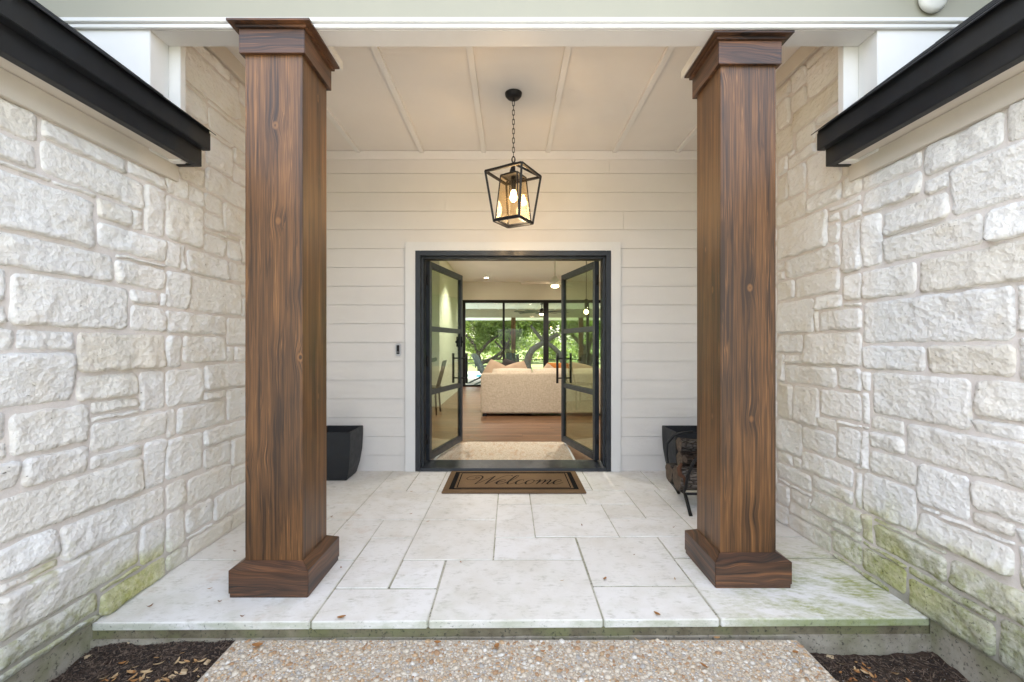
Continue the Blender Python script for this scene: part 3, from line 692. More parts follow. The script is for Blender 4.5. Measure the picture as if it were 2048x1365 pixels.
# ------------------------------------------------------------------ pillars
def pillar(cx, cyy, label):
    t = thing('porch_pillar', label, 'pillar', (cx, cyy, 0), 'stained wooden porch pillars')
    def ring(name, w, th, z0, z1, bev=None, lip=False):
        # four mitred boards round the shaft
        h = w/2
        for k in range(4):
            c, s_ = round(math.cos(k*math.pi/2)), round(math.sin(k*math.pi/2))
            def rot(x, y): return (cx + x*c - y*s_, cyy + x*s_ + y*c)
            g_ = 0.0006
            def P(x, y, z): X, Y = rot(x, y); return (X, Y, z)
            o0, o1 = -h, -h + th
            zt = z1 if bev is None else z1 - bev
            lo = [P(-h+g_, o0, z0), P(h-g_, o0, z0), P(h-th-g_, o1, z0), P(-h+th+g_, o1, z0)]
            hi = [P(-h+g_, o0, zt), P(h-g_, o0, zt), P(h-th-g_, o1, z1), P(-h+th+g_, o1, z1)]
            MB().hexa(lo, hi).build(name, M['boardx'] if k % 2 == 0 else M['boardy'], t, bevel=0.0012)
    MB().box(cx-.14, cx+.14, cyy-.14, cyy+.14, 0.0, 2.70).build('shaft', M['post'], t, bevel=0.002)
    ring('base_strip', 0.372, 0.04, 0.0, 0.020)
    ring('base_board', 0.38, 0.0485, 0.0205, 0.158, 0.028)
    ring('neck_band', 0.318, 0.0185, 2.612, 2.727)
    ring('cap_moulding', 0.345, 0.031, 2.7275, 2.741)
    MB().box(cx-.198, cx+.198, cyy-.198, cyy+.175, 2.7415, 2.7525).build('cap_plate', M['boardx'], t, bevel=0.001)
    return t
pillar(-1.148, 2.28, 'dark stained wooden pillar standing near the lone black planter')
pillar(1.203, 2.362, 'warm brown stained wooden pillar standing beside the firewood rack')

# ------------------------------------------------------------------ front gable (beam, returns, boards)
gt = thing('porch_gable', 'white painted gable front with beam resting on two wooden pillars', 'porch gable', (0, 2.2, 2.75))
GY0, GY1 = 2.167, 2.288
MB().box(-1.773, 1.81, GY0, GY1, 2.7535, 3.0).build('beam', M['white'], gt, bevel=0.003)
for (a, b) in ((-3.6, -1.7735), (1.8105, 3.6)):
    MB().box(a, b, GY0, GY1, 2.16, 3.0).build('return_panel', M['white'], gt, bevel=0.003)
MB().box(-1.799, -1.715, GY1 + 0.001, GY1 + 0.04, 2.16, 3.06).build('return_trim', M['white'], gt, bevel=0.002)
MB().box(1.735, 1.839, GY1 + 0.001, GY1 + 0.04, 2.16, 3.06).build('return_trim', M['white'], gt, bevel=0.002)
MB().box(-1.7145, 1.7345, GY1 + 0.001, GY1 + 0.04, 2.80, 3.06).build('beam_lining', M['white'], gt)
MB().box(-3.6, 3.6, GY0-.016, GY0 - 0.0005, 2.754, 2.776).build('trim_strip', M['white'], gt, bevel=0.003)
MB().box(-3.6, 3.6, GY0-.026, GY0 - 0.0005, 2.7765, 2.801).build('trim_strip', M['white'], gt, bevel=0.004)
for cx, cyy in ((-1.148, 2.28), (1.203, 2.362)):
    MB().box(cx-.205, cx+.205, GY1 + 0.0015, cyy+.205, 2.7535, 2.80).build('bearing_block', M['white'], gt, bevel=0.002)
gz = [2.8015, 3.02, 3.24, 3.46, 3.68, 3.90, 4.12, 4.34, 4.56, 4.78]
for z0, z1 in zip(gz[:-1], gz[1:]):
    hw = min(3.6, (4.95 - z0)/0.5)
    MB().hexa([(-hw, GY0-.010, z0), (hw, GY0-.010, z0), (hw, GY1, z0), (-hw, GY1, z0)], [(-hw, GY0-.002, z1-.0008), (hw, GY0-.002, z1-.0008), (hw, GY1, z1-.0008), (-hw, GY1, z1-.0008)]).build('gable_board', M['gable'], gt)
mr = thing('gable_roof', 'dark shingled roof over the porch gable, unseen, raised to block the sun', 'roof', (0, 2, 4))  # unseen roof, built high to keep the sun off the front court
for sg in (-1, 1):
    MB().hexa([(0, 1.55, 4.98), (sg*4.2, 1.55, 2.88 + 0.30), (sg*4.2, 9, 2.88 + 0.30), (0, 9, 4.98)], [(0, 1.55, 5.12), (sg*4.2, 1.55, 3.32), (sg*4.2, 9, 3.32), (0, 9, 5.12)]).build('roof_slope', M['shingle'], mr)
hr = thing('house_roof', 'dark shingled main roof of the house, unseen, set high to block the sun', 'roof', (0, 8.6, 5))  # unseen ridge, raised so the house shades the court in front
MB().hexa([(-7, 4.3, 3.35), (-7, 13.6, 3.35), (-7, 9, 5.3), (-7, 8.9, 5.3)], [(8, 4.3, 3.35), (8, 13.6, 3.35), (8, 9, 5.3), (8, 8.9, 5.3)]).build('roof_body', M['shingle'], hr)

# flood light fixture on the gable board
fl = thing('flood_light', 'round white floodlight fixture fixed high on the gable board', 'floodlight', (2.055, 2.15, 2.885))
flm = paint('floodlight enamel', (0.74, 0.73, 0.67), 0.4, 0.02)
t_ = MB().lathe([(0.001, 0), (0.061, 0), (0.066, 0.006), (0.064, 0.02), (0.05, 0.03), (0.001, 0.032)], (0, 0, 0), 28)
b_ = t_.build('base_plate', flm, fl, local=True); b_.rotation_euler = (R(90), 0, 0)
for sx in (-1, 1):
    h_ = MB().tube([(0, -.03, 0.01), (sx*.03, -.06, 0.02), (sx*.05, -.075, 0.045)], 0.012, 8).lathe([(0.02, 0), (0.03, .02), (0.045, .07), (0.05, .09), (0.001, .085)], (sx*.055, -.085, 0.05), 16)
    h_.build('lamp_head', flm, fl, local=True)

# ------------------------------------------------------------------ side eaves
def eave(side, label):
    def X(off): return 0.02 + side*off
    t = thing('side_eave', label, 'roof eave', (X(1.7), 1, 2.2), 'black edged side roof eaves')
    Y0, Y1 = -0.6, 2.364
    def bx(o0, o1, y0, y1, z0, z1): a, b = sorted((X(o0), X(o1))); return MB().box(a, b, y0, y1, z0, z1)
    bx(1.716, 1.80, Y0, Y1-.022, 2.172, 2.182).build('soffit_panel', M['soffit'], t)
    bx(1.797, 1.83, Y0, Y1-.001, 2.078, 2.171).build('frieze_board', M['soffit'], t, bevel=0.002)
    bx(1.675, 1.715, Y0, Y1, 2.160, 2.262).build('fascia_board', M['fascia'], t, bevel=0.002)
    bx(1.716, 1.82, Y1-.021, Y1, 2.160, 2.30).build('end_board', M['fascia'], t)
    bx(1.630, 1.674, Y0, Y1+.004, 2.247, 2.3405).build('drip_board', M['fascia'], t, bevel=0.003)
    sl = 0.748
    # roof deck, rising outwards, then the shingle courses
    def slab(o0, o1, y0, y1, zoff, th):
        z0 = 2.338 + (o0 - 1.63)*sl + zoff; z1 = 2.338 + (o1 - 1.63)*sl + zoff
        return MB().hexa([(X(o0), y0, z0), (X(o1), y0, z1), (X(o1), y1, z1), (X(o0), y1, z0)], [(X(o0), y0, z0+th), (X(o1), y0, z1+th), (X(o1), y1, z1+th), (X(o0), y1, z0+th)])
    slab(1.634, 3.2, Y0, Y1, 0.0, 0.012).build('roof_deck', M['fascia'], t)
    rr = random.Random(20 + side)
    for c in range(5):
        o0 = 1.608 + c*0.115; y = Y0 - rr.uniform(0, 0.15); top = Y1 + (0.012 if c == 0 else -0.005) if c < 1 else (Y1 if o0 < 1.72 else GY0 - 0.004)
        while y < top - 0.01:
            w = rr.uniform(0.14, 0.34); y1 = min(y + w, top)
            if y1 - y > 0.015:
                slab(o0 - rr.uniform(0, .006), o0 + 0.17, y + .0015, y1 - .0015, 0.0125 + (0.004 if c else 0) + rr.uniform(0, .003), 0.0045).build('shingle', M['shingle'], t)
            y = y1
    return t
eave(-1, 'black fascia eave above the wall with the small moss patch')
eave(1, 'black fascia eave above the wall with broad green algae')

# ------------------------------------------------------------------ porch back wall
BW = 4.23
pw = thing('lap_siding_wall', 'white lap siding wall around the open double door', 'wall', (0, BW, 0))
MB().box(-1.80, -0.93, BW+.001, 4.38, 0, 3.2).box(0.985, 1.84, BW+.001, 4.38, 0, 3.2).box(-0.93, 0.985, BW+.001, 4.38, 2.125, 3.2).build('sheathing', M['siding'], pw)
lines = [0.0] + [0.154 + 0.18*k for k in range(20)]
for a, b in zip(lines[:-1], lines[1:]):
    if a > 2.99: break
    b = min(b, 3.0); segs = [(-1.796, -1.0), (1.0575, 1.836)] if a < 2.1 else [(-1.796, 1.836)]
    if len(segs) == 1 and int(a*100) % 3 != 1:
        xj = -1.2 + 2.5*((a*7.31) % 1); segs = [(-1.796, xj-.0008), (xj+.0008, 1.836)]
    for x0, x1 in segs:
        m = MB().hexa([(x0, BW-.0125, a), (x1, BW-.0125, a), (x1, BW, a), (x0, BW, a)], [(x0, BW-.005, b-.002), (x1, BW-.005, b-.002), (x1, BW, b-.002), (x0, BW, b-.002)])
        m.build('siding_board', M['siding'], pw, bevel=0.0015)
MB().box(-1.796, 1.836, BW-.022, BW-.0005, 2.988, 3.068).build('frieze_board', M['white'], pw, bevel=0.003)

# ------------------------------------------------------------------ porch ceiling
pc = thing('porch_ceiling', 'flat cream porch ceiling crossed by narrow battens', 'ceiling', (0, 3.2, 3.07))
MB().box(-1.84, 1.88, GY0, 4.40, 3.07, 3.15).build('ceiling_panel', M['ceil'], pc)
for x in (-1.45, -0.842, -0.251, 0.362, 1.0, 1.6):
    MB().box(x-.021, x+.021, GY1+.041, BW-.0225, 3.046, 3.0697).build('batten', M['white'], pc, bevel=0.002)
for x0, x1 in ((-1.799, -1.776), (1.816, 1.839)):
    MB().box(x0, x1, GY1+.041, BW-.0225, 2.965, 3.0695).build('side_frieze', M['soffit'], pc, bevel=0.002)

# ------------------------------------------------------------------ double door
dd = thing('double_door', 'charcoal steel double door with tall glass leaves swung open inwards', 'door', (0, BW, 0))
cs = MB().box(-1.0, -0.9045, BW-.034, BW-.0165, 0, 2.192).box(0.9665, 1.0575, BW-.034, BW-.0165, 0, 2.192).box(-0.9045, 0.9665, BW-.034, BW-.0165, 2.1105, 2.192)
cs.build('casing', M['casing'], dd, bevel=0.002)
fr = MB()
fr.box(-.904, -.858, BW-.03, BW+.16, 0, 2.11).box(.920, .966, BW-.03, BW+.16, 0, 2.11).box(-.858, .920, BW-.03, BW+.16, 2.064, 2.11)
fr.build('door_frame', M['steel'], dd, bevel=0.003)
st = MB().box(-.858, -.838, BW+.03, BW+.155, 0, 2.064).box(.900, .920, BW+.03, BW+.155, 0, 2.064).box(-.838, .900, BW+.03, BW+.155, 2.046, 2.064)
st.build('door_stop', M['steel'], dd, bevel=0.002)
MB().hexa([(-.857, BW-.028, 0.001), (.919, BW-.028, 0.001), (.919, BW+.17, 0.001), (-.857, BW+.17, 0.001)], [(-.857, BW-.024, 0.030), (.919, BW-.024, 0.030), (.919, BW+.17, 0.062), (-.857, BW+.17, 0.062)]).build('threshold', M['steel'], dd, bevel=0.003)
def leaf(hx, hy, fx, fy, s, label):
    L = math.hypot(fx-hx, fy-hy); ang = math.atan2(fy-hy, fx-hx)
    z0, z1 = 0.066, 2.040; th = 0.045
    def yy(a, b): lo, hi = sorted((-s*a, -s*b)); return lo, hi     # outside face at 0, thickness goes to +s side
    e = lambda a, b: yy(-a, -b)
    y0, y1 = sorted((0, s*th))
    fm = MB()
    fm.box(0, .052, y0, y1, z0, z1).box(L-.052, L, y0, y1, z0, z1).box(.052, L-.052, y0, y1, z0, z0+.06).box(.052, L-.052, y0, y1, z1-.05, z1)
    for zr in (0.735, 1.372): fm.box(.052, L-.052, y0+.004, y1-.004, zr-.014, zr+.014)
    o = fm.build('door_leaf', M['steel'], dd, local=True, bevel=0.002)
    o.location = (hx, hy - BW, 0); o.rotation_euler = (0, 0, ang); o['label'] = label
    ym = s*th/2
    bd = MB()
    for a, b in ((z0+.06, .721), (.749, 1.358), (1.386, z1-.05)):
        MB().box(.053, L-.053, ym-.004, ym+.004, a+.001, b-.001).build('glass_pane', M['glass_g'], o, local=True)
        for q in (-1, 1):
            yb0, yb1 = sorted((ym + q*.005, ym + q*.016))
            bd.box(.052, .066, yb0, yb1, a, b).box(L-.066, L-.052, yb0, yb1, a, b).box(.066, L-.066, yb0, yb1, a, a+.012).box(.066, L-.066, yb0, yb1, b-.012, b)
    bd.build('glazing_bead', M['steel'], o, local=True)
    hx_ = L - .035
    for q, base in ((-1, 0.0), (1, th)):
        yc = s*(base + q*.062)
        hb = MB().tube([(hx_, yc, .76), (hx_, yc, 1.115)], .0145, 12)
        for zz in (.82, 1.055): hb.tube([(hx_, s*base, zz), (hx_, yc, zz)], .008, 8)
        hb.build('pull_handle', M['black'], o, local=True)
    if s > 0:
        for q, base in ((-1, 0.0), (1, th)):
            MB().box(L-.062, L-.022, *sorted((s*base, s*(base+q*.014))), 1.19, 1.31).box(L-.052, L-.032, *sorted((s*(base+q*.014), s*(base+q*.03))), 1.235, 1.262).build('lock_plate', M['black'], o, local=True, bevel=.002)
    hg = MB()
    for zz in (.28, 1.05, 1.85): hg.tube([(-.004, s*th*.5, zz-.05), (-.004, s*th*.5, zz+.05)], .011, 10)
    hg.build('hinge', M['black'], o, local=True)
    return o
# exterior faces look towards the middle of the doorway: left leaf (direction ~ +y) faces +x = local -y ; right leaf faces local +y
leaf(-.792, 4.345, -.565, 5.265, 1, 'glass door leaf carrying the bar pulls, hinged beside the doorbell')
leaf(.839, 4.345, .611, 5.245, -1, 'glass door leaf with lock, hinged on the firewood side')

# doorbell
db = thing('doorbell', 'small silver video doorbell on the siding beside the door casing', 'doorbell', (-1.067, BW-.016, 1.163))
MB().box(-.027, .027, -.020, -.001, -.062, .062).build('body', plain('doorbell silver', (0.55, 0.56, 0.58), 0.35, Metallic=0.3), db, local=True, bevel=.009)
MB().box(-.014, .014, -.0235, -.0195, -.042, .045).build('face_plate', M['black'], db, local=True, bevel=.003)
t_ = MB().lathe([(.0005, 0), (.008, 0), (.009, .002), (.0005, .003)], (0, 0, 0), 16).build('button', plain('doorbell button', (0.2, 0.2, 0.21), .3), db, local=True)
t_.rotation_euler = (R(90), 0, 0); t_.location = (0, -.0236, -.022)

# ------------------------------------------------------------------ door mat
tm = NT('coir'); mo = tm.obj(); mf = tm.noise(mo, 320, 3, 0.7); mg = tm.noise(mo, 6, 4)
coir = tm.done(tm.mix(tm.rng(mf, 0.3, 0.7), tm.mix(tm.rng(mg, .3, .7), (0.135, 0.084, 0.045), (0.17, 0.108, 0.058)), (0.27, 0.18, 0.105)), 0.95, tm.bump(mf, 1.0, 0.006), Specular_IOR_Level=0.05)
tk = NT('black mat print'); kf = tk.noise(tk.obj(), 320, 3, .7)
mat_blk = tk.done(tk.mix(tk.rng(kf, .45, .8), (0.009, 0.009, 0.010), (0.05, 0.04, 0.03)), 0.95, tk.bump(kf, 1.0, .005), Specular_IOR_Level=0.05)
dm = thing('door_mat', 'brown coir door mat with black border reading Welcome', 'door mat', (0.035, 3.86, 0))
A, B = -.555, .62; C0, D0 = 3.562, 4.165
nx_, ny_ = 40, 20; vs = []; fs = []
MB().box(A, B, C0, D0, 0.002, 0.016).build('mat_base', coir, dm, bevel=0.004)
def band(x0, x1, y0, y1, wx, wy, z):
    h = .0012; return MB().box(x0, x0+wx, y0, y1, z, z+h).box(x1-wx, x1, y0, y1, z, z+h).box(x0+wx, x1-wx, y0, y0+wy, z, z+h).box(x0+wx, x1-wx, y1-wy, y1, z, z+h)
band(A+.050, B-.050, C0+.07, D0-.035, .040, .026, .0162).build('outer_border', mat_blk, dm)
band(A+.108, B-.108, C0+.112, D0-.075, .009, .006, .0162).build('inner_border', mat_blk, dm)
def crom(pts, n=10):
    out = []; P = [Vector((*p, 0)) for p in pts]; P = [2*P[0]-P[1]] + P + [2*P[-1]-P[-2]]
    for i in range(1, len(P)-2):
        for k in range(n):
            t = k/n; a, b, c, d = P[i-1], P[i], P[i+1], P[i+2]
            out.append(0.5*((2*b) + (c-a)*t + (2*a-5*b+4*c-d)*t*t + (3*b-a-3*c+d)*t**3))
    return out + [P[-2]]
glyph = {
 'W': ([[(.62,1.28),(.38,1.02),(.0,1.0),(-.32,1.25),(-.28,1.65),(.1,1.95),(.6,1.95),(.98,1.6),(1.08,1.0),(1.05,.0)], [(1.05,.0),(1.5,.75),(2.02,1.9)], [(2.02,1.9),(1.98,1.0),(1.95,.0)], [(1.95,.0),(2.4,.8),(2.72,1.6),(3.1,2.0),(3.5,2.0),(3.62,1.82)], [(.62,1.28),(.72,1.5),(.5,1.62),(.3,1.5)]], 2.75),
 'e': ([[(-.1,.3),(.35,.5),(.66,.78),(.5,1.02),(.2,.85),(.08,.45),(.22,.08),(.55,.03),(.95,.36)]], .92),
 'l': ([[(-.1,.3),(.3,.85),(.52,1.55),(.5,2.0),(.3,1.9),(.18,1.2),(.14,.5),(.26,.06),(.5,.06),(.8,.36)]], .80),
 'c': ([[(.6,.78),(.52,1.0),(.22,.9),(.06,.5),(.2,.08),(.52,.04),(.9,.36)]], .88),
 'o': ([[(.5,1.0),(.2,.85),(.06,.45),(.22,.05),(.55,.1),(.72,.5),(.62,.9),(.42,.98)], [(.6,.85),(.8,.72),(1.02,.8)]], 1.0),
 'm': ([[(-.05,.7),(.12,.98),(.2,.85),(.14,.0)], [(.15,.2),(.42,.85),(.62,.98),(.68,.75),(.6,.0)], [(.61,.2),(.9,.85),(1.1,.98),(1.15,.7),(1.06,.2),(1.2,.02),(1.5,.36)]], 1.46)}
def lettering(word, x0, y0, width, height, z):
    mb = MB(); adv = 0; strokes = []
    for ch in word:
        st, w = glyph[ch]
        for s_ in st: strokes.append([(p[0] + adv + .42*p[1], p[1]) for p in s_])
        adv += w
    xs_ = [p[0] for s_ in strokes for p in s_]; sx = width/(max(xs_)-min(xs_)); xm = min(xs_); sy = height/2.0
    for s_ in strokes:
        c = crom(s_, 10); n = len(c)
        for i in range(n-1):
            def wd(k):
                a = c[max(0, k-1)]; b = c[min(n-1, k+1)]; t = (b-a).normalized()
                return 0.055 + 0.12*max(0.0, -t.y)**1.5*min(1, 3*min(k, n-1-k)/n + .15), Vector((-t.y, t.x, 0))
            w0, n0 = wd(i); w1, n1 = wd(i+1)
            q = [c[i]-n0*w0/2, c[i]+n0*w0/2, c[i+1]+n1*w1/2, c[i+1]-n1*w1/2]
            mb.add([(x0 + (p.x-xm)*sx, y0 + p.y*sy, z + .0001*(i % 3)) for p in q], [(0, 3, 2, 1)])
    return mb
lettering('Welcome', -.385, 3.765, .845, .255, .0168).build('lettering', mat_blk, dm)

# ------------------------------------------------------------------ planters
pl_m = metal_paint('dark planter fibrestone', (0.014, 0.016, 0.019), 0.55, 0.4)
def planter(cx, cyy, label):
    t = thing('planter', label, 'planter', (cx, cyy, 0), 'tapered black planters against the back wall')
    prof = [(0.116, 0.0), (0.126, 0.015), (0.150, 0.11), (0.166, 0.23), (0.172, 0.36), (0.172, 0.440), (0.156, 0.440), (0.153, 0.36), (0.150, 0.34)]
    vs = []; fs = []; n = 4
    for r, z in prof: vs += [(-r, -r, z), (r, -r, z), (r, r, z), (-r, r, z)]
    for i in range(len(prof)-1):
        for k in range(4): fs.append((4*i+k, 4*i+(k+1) % 4, 4*(i+1)+(k+1) % 4, 4*(i+1)+k))
    fs.append((3, 2, 1, 0))
    MB().add(vs, fs).build('pot', pl_m, t, local=True, bevel=.003)
    MB().box(-.150, .150, -.150, .150, .33, .345).build('potting_soil', soil_m, t, local=True)
    return t
planter(-1.575, 4.035, 'lone tapered black planter by the back wall behind the darker pillar')
planter(1.625, 4.035, 'tapered black planter by the back wall behind the firewood')

# ------------------------------------------------------------------ firewood rack and logs
rk = thing('firewood_rack', 'black iron cradle rack with curved arms holding firewood', 'log rack', (1.5, 3.4, 0))
for x in (1.275, 1.62):
    r_ = MB()
    r_.tube([(x, 3.10, 0.0), (x-.004, 3.14, .06), (x-.006, 3.19, .13)], .013, 8)
    r_.tube([(x+.10, 3.58, 0.0), (x+.06, 3.55, .06), (x, 3.51, .13)], .013, 8)
    r_.tube([(x+.035, 3.03, .45), (x+.012, 3.10, .37), (x, 3.155, .27), (x-.004, 3.185, .17), (x, 3.23, .125), (x, 3.35, .115), (x, 3.47, .125), (x, 3.53, .18), (x, 3.58, .30), (x+.01, 3.60, .40), (x+.06, 3.585, .47), (x+.13, 3.56, .50), (x+.2, 3.55, .505)], .011, 8)
    r_.build('cradle_arm', M['black'], rk)
MB().tube([(1.27, 3.21, .120), (1.63, 3.21, .120)], .010, 8).tube([(1.27, 3.49, .120), (1.63, 3.49, .120)], .010, 8).build('cross_bar', M['black'], rk)
def bark_mat(name, a, b):
    t = NT(name); o = t.obj(); x, y, z = t.sep(o)
    n = t.noise(t.scale(o, (0.35, 1, 1)), 55, 5, 0.7, 0.5); v = t.voro(t.scale(o, (0.3, 1, 1)), 42, 'DISTANCE_TO_EDGE')
    col = t.mix(t.rng(n, 0.3, 0.7), a, b); col = t.mix(t.rng(v, 0.10, 0.0, 0, .8), col, (0.02, 0.014, 0.011))
    h = t.math('ADD', n, t.rng(v, 0, .15)); return t.done(col, 0.95, t.bump(h, 1.0, .012), Specular_IOR_Level=.1)
bark = [bark_mat('pale grey bark', (0.07, 0.056, 0.047), (0.24, 0.215, 0.19)), bark_mat('dark brown bark', (0.02, 0.015, 0.012), (0.085, 0.066, 0.054)), bark_mat('grey bark', (0.04, 0.034, 0.03), (0.14, 0.125, 0.11))]
tcut = NT('cut wood'); cn = tcut.noise(tcut.obj(), 60, 4); cut_m = tcut.done(tcut.mix(tcut.rng(cn, .3, .7), (0.045, 0.03, 0.022), (0.12, 0.085, 0.06)), .9)
def log(x0, x1, y, z, r, k, label, split=False, dz=0.0, dy=0.0):
    mb = MB(); n = 22; seg = 9; rr = random.Random(int(1000*(y+z))); vs = []; fs = []; ph = Vector((y*31, z*17, 0))
    for i in range(seg+1):
        a = i/seg; cx = x0 + a*(x1-x0)
        for q in range(n):
            th = 2*math.pi*q/n; rad = r*(1 + .10*mn.noise(Vector((math.cos(th)*1.4, math.sin(th)*1.4, a*1.5)) + ph) + .06*mn.noise(Vector((math.cos(th)*4, math.sin(th)*4, a*3)) + ph))
            yy, zz = math.cos(th)*rad, math.sin(th)*rad
            if split: zz = max(zz, -.25*r)
            vs.append((cx + .012*mn.noise(Vector((th, a, 7))), y + yy + dy*(a-.5), z + zz + dz*(a-.5)))
    for i in range(seg):
        for q in range(n): fs.append((i*n+q, (i+1)*n+q, (i+1)*n+(q+1) % n, i*n+(q+1) % n))
    mb.add(vs, fs, 0, True)
    mb.f.append(list(range(n))); mb.m.append(1); mb.sm.append(False)
    mb.f.append(list(range(seg*n + n-1, seg*n-1, -1))); mb.m.append(1); mb.sm.append(False)
    o = mb.build('log', [bark[k], cut_m]); recenter(o, ((x0+x1)/2, y, z)); setp(o, label, 'log', 'logs in the firewood rack'); return o
log(1.245, 1.73, 3.285, .215, .085, 0, 'pale barked log lying lowest at the front of the firewood rack')
log(1.24, 1.73, 3.435, .210, .070, 2, 'grey barked log lying low behind the front firewood log')
log(1.285, 1.72, 3.335, .345, .058, 1, 'dark log with rough ragged end in the middle of the firewood stack', False, .02)
log(1.30, 1.74, 3.40, .415, .055, 2, 'topmost grey log of the firewood stack', False, -.05, .03)
log(1.29, 1.74, 3.25, .335, .040, 1, 'thin dark split log resting against the front rack arm', True, -.03)
pb = MB(); pts = [(1.262, 3.235, .335), (1.238, 3.222, .305), (1.240, 3.212, .262), (1.268, 3.203, .24), (1.272, 3.198, .18)]
pb.tube(pts, [.010, .016, .018, .012, .005], 8); pb.build('bark_strip', plain('peeling bark', (0.10, 0.042, 0.02), .9), label='curled rust brown strip of bark hanging off the firewood', cat='bark')

# ------------------------------------------------------------------ lantern
LX, LY = 0.026, 3.26
ln = thing('pendant_lantern', 'black metal lantern with glass box hanging lit from the porch ceiling', 'lantern', (LX, LY, 3.07))
MB().lathe([(.001, 3.035), (.018, 3.030), (.045, 3.034), (.060, 3.052), (.063, 3.0695)], (LX, LY, 0), 28).lathe([(.001, 3.018), (.007, 3.018), (.009, 3.033)], (LX, LY, 0), 12).build('canopy', M['black'], ln)
z = 3.018; k = 0
while z > 2.60:
    ch = MB(); hl = .021; pts = []
    for i in range(13):
        a = 2*math.pi*i/12; u, v = .0085*math.cos(a), (hl-.0085)*(1 if math.sin(a) > 0 else -1)*(abs(math.sin(a)) > 1e-6) + .0085*math.sin(a)
        pts.append((LX + u, LY, z-hl+v) if k % 2 == 0 else (LX, LY + u, z-hl+v))
    ch.tube(pts, .0026, 6, cap=False); ch.build('chain_link', M['black'], ln); z -= .0345; k += 1
rot = R(15 + 45)
def sq(hd, zz): return [Vector((LX + hd*math.cos(R(15)+k*math.pi/2), LY + hd*math.sin(R(15)+k*math.pi/2), zz)) for k in range(4)]
top, bot = sq(.213, 2.472), sq(.150, 2.118); apex = Vector((LX, LY, 2.552))
fm = MB()
for k in range(4):
    fm.bar(top[k], top[(k+1) % 4], .016); fm.bar(bot[k], bot[(k+1) % 4], .016); fm.bar(bot[k], top[k], .016); fm.bar(top[k], apex, .012)
fm.build('outer_frame', M['black'], ln, recalc=True)
MB().tube([(LX+.013*math.cos(2*math.pi*i/12), LY, 2.578+.022*math.sin(2*math.pi*i/12)) for i in range(13)], .0035, 6, cap=False).lathe([(.001, 2.56), (.012, 2.558), (.014, 2.545), (.014, 2.43)], (LX, LY, 0), 12).build('hanging_loop', M['black'], ln)
gt_, gb_ = sq(.098, 2.452), sq(.136, 2.130)
for k in range(4):
    a, b, c, d = gb_[k], gb_[(k+1) % 4], gt_[(k+1) % 4], gt_[k]
    nrm = (b-a).cross(d-a).normalized()*.0015
    MB().hexa([a-nrm, b-nrm, c-nrm, d-nrm], [a+nrm, b+nrm, c+nrm, d+nrm]).build('glass_pane', M['glass_l'], ln)
im = MB()
for k in range(4): im.bar(gb_[k], gt_[k], .009); im.bar(gt_[k], gt_[(k+1) % 4], .010); im.bar(gb_[k], gb_[(k+1) % 4], .009)
im.build('inner_frame', M['black'], ln)
cp = [p for p in sq(.097, 2.455)]; cp2 = [p for p in sq(.06, 2.475)]
MB().hexa(cp, cp2).build('top_cap', M['black'], ln)
MB().lathe([(.001, 2.45), (.017, 2.45), (.019, 2.40), (.016, 2.355), (.013, 2.35)], (LX, LY, 0), 16).build('socket', M['black'], ln)
MB().lathe([(.011, 2.352), (.012, 2.345), (.019, 2.328), (.024, 2.305), (.023, 2.287), (.015, 2.272), (.001, 2.267)], (LX, LY, 0), 20).build('bulb', emit('lit bulb', (1.0, 0.66, 0.30), 28.0), ln)
pl = bpy.data.lights.new('lantern light', 'POINT'); pl.energy = 2.2; pl.color = (1.0, 0.74, 0.46); pl.shadow_soft_size = .09
lo = bpy.data.objects.new('lantern light', pl); COL.objects.link(lo); lo.location = (LX, LY, 2.225)

# ------------------------------------------------------------------ house interior
IW = 12.85; IH = 3.07; IF = 0.02
int_m = paint('interior wall paint', (0.74, 0.71, 0.65), 0.7, 0.02, 2, 0.01)
intc_m = paint('interior ceiling paint', (0.84, 0.835, 0.82), 0.7, 0.02, 2, 0.01)
iw = thing('interior_walls', 'warm white interior walls of the living room', 'wall', (0, 8, 0))
MB().box(-2.9, -2.7, 4.381, 4.9, 0, IH).box(-2.9, -2.7, 4.9, 8.2, 2.55, IH).box(-2.9, -2.7, 4.9, 8.2, 0, .35).box(-2.9, -2.7, 8.2, 8.6, 0, IH).box(-2.9, -1.38, 8.6, IW+.1, 0, IH).build('dining_side_wall', int_m, iw)
MB().box(3.7, 3.9, 4.381, 5.0, 0, IH).box(3.7, 3.9, 5.0, 12, 2.6, IH).box(3.7, 3.9, 5.0, 12, 0, .35).box(3.7, 3.9, 12, IW+.1, 0, IH).build('fireplace_side_wall', int_m, iw)
for x_, a_, b_, zt_, lab_ in ((-2.8, 4.9, 8.2, 2.55, 'tall side window of the dining corner'), (3.8, 5.0, 12.0, 2.6, 'wide unseen side window added to light the living room')):  # the living room window is unseen, added to let daylight in
    t = thing('side_window', lab_, 'window', (x_, (a_+b_)/2, .35))
    MB().box(x_-.03, x_+.03, a_+.001, a_+.06, .351, zt_-.001).box(x_-.03, x_+.03, b_-.06, b_-.001, .351, zt_-.001).box(x_-.03, x_+.03, (a_+b_)/2-.03, (a_+b_)/2+.03, .351, zt_-.001).build('frame', M['black'], t)
    MB().box(x_-.004, x_+.004, a_+.061, (a_+b_)/2-.031, .352, zt_-.002).build('glass_pane', M['glass_w'], t); MB().box(x_-.004, x_+.004, (a_+b_)/2+.031, b_-.061, .352, zt_-.002).build('glass_pane', M['glass_w'], t)
MB().box(-2.7, -1.0, 4.381, 4.40, 0, IH).box(1.06, 3.7, 4.381, 4.40, 0, IH).box(-1.0, 1.06, 4.381, 4.40, 2.13, IH).build('entry_wall', int_m, iw)
MB().box(-1.38, 3.7, IW-.05, IW+.12, 2.545, IH).build('window_header_wall', int_m, iw)
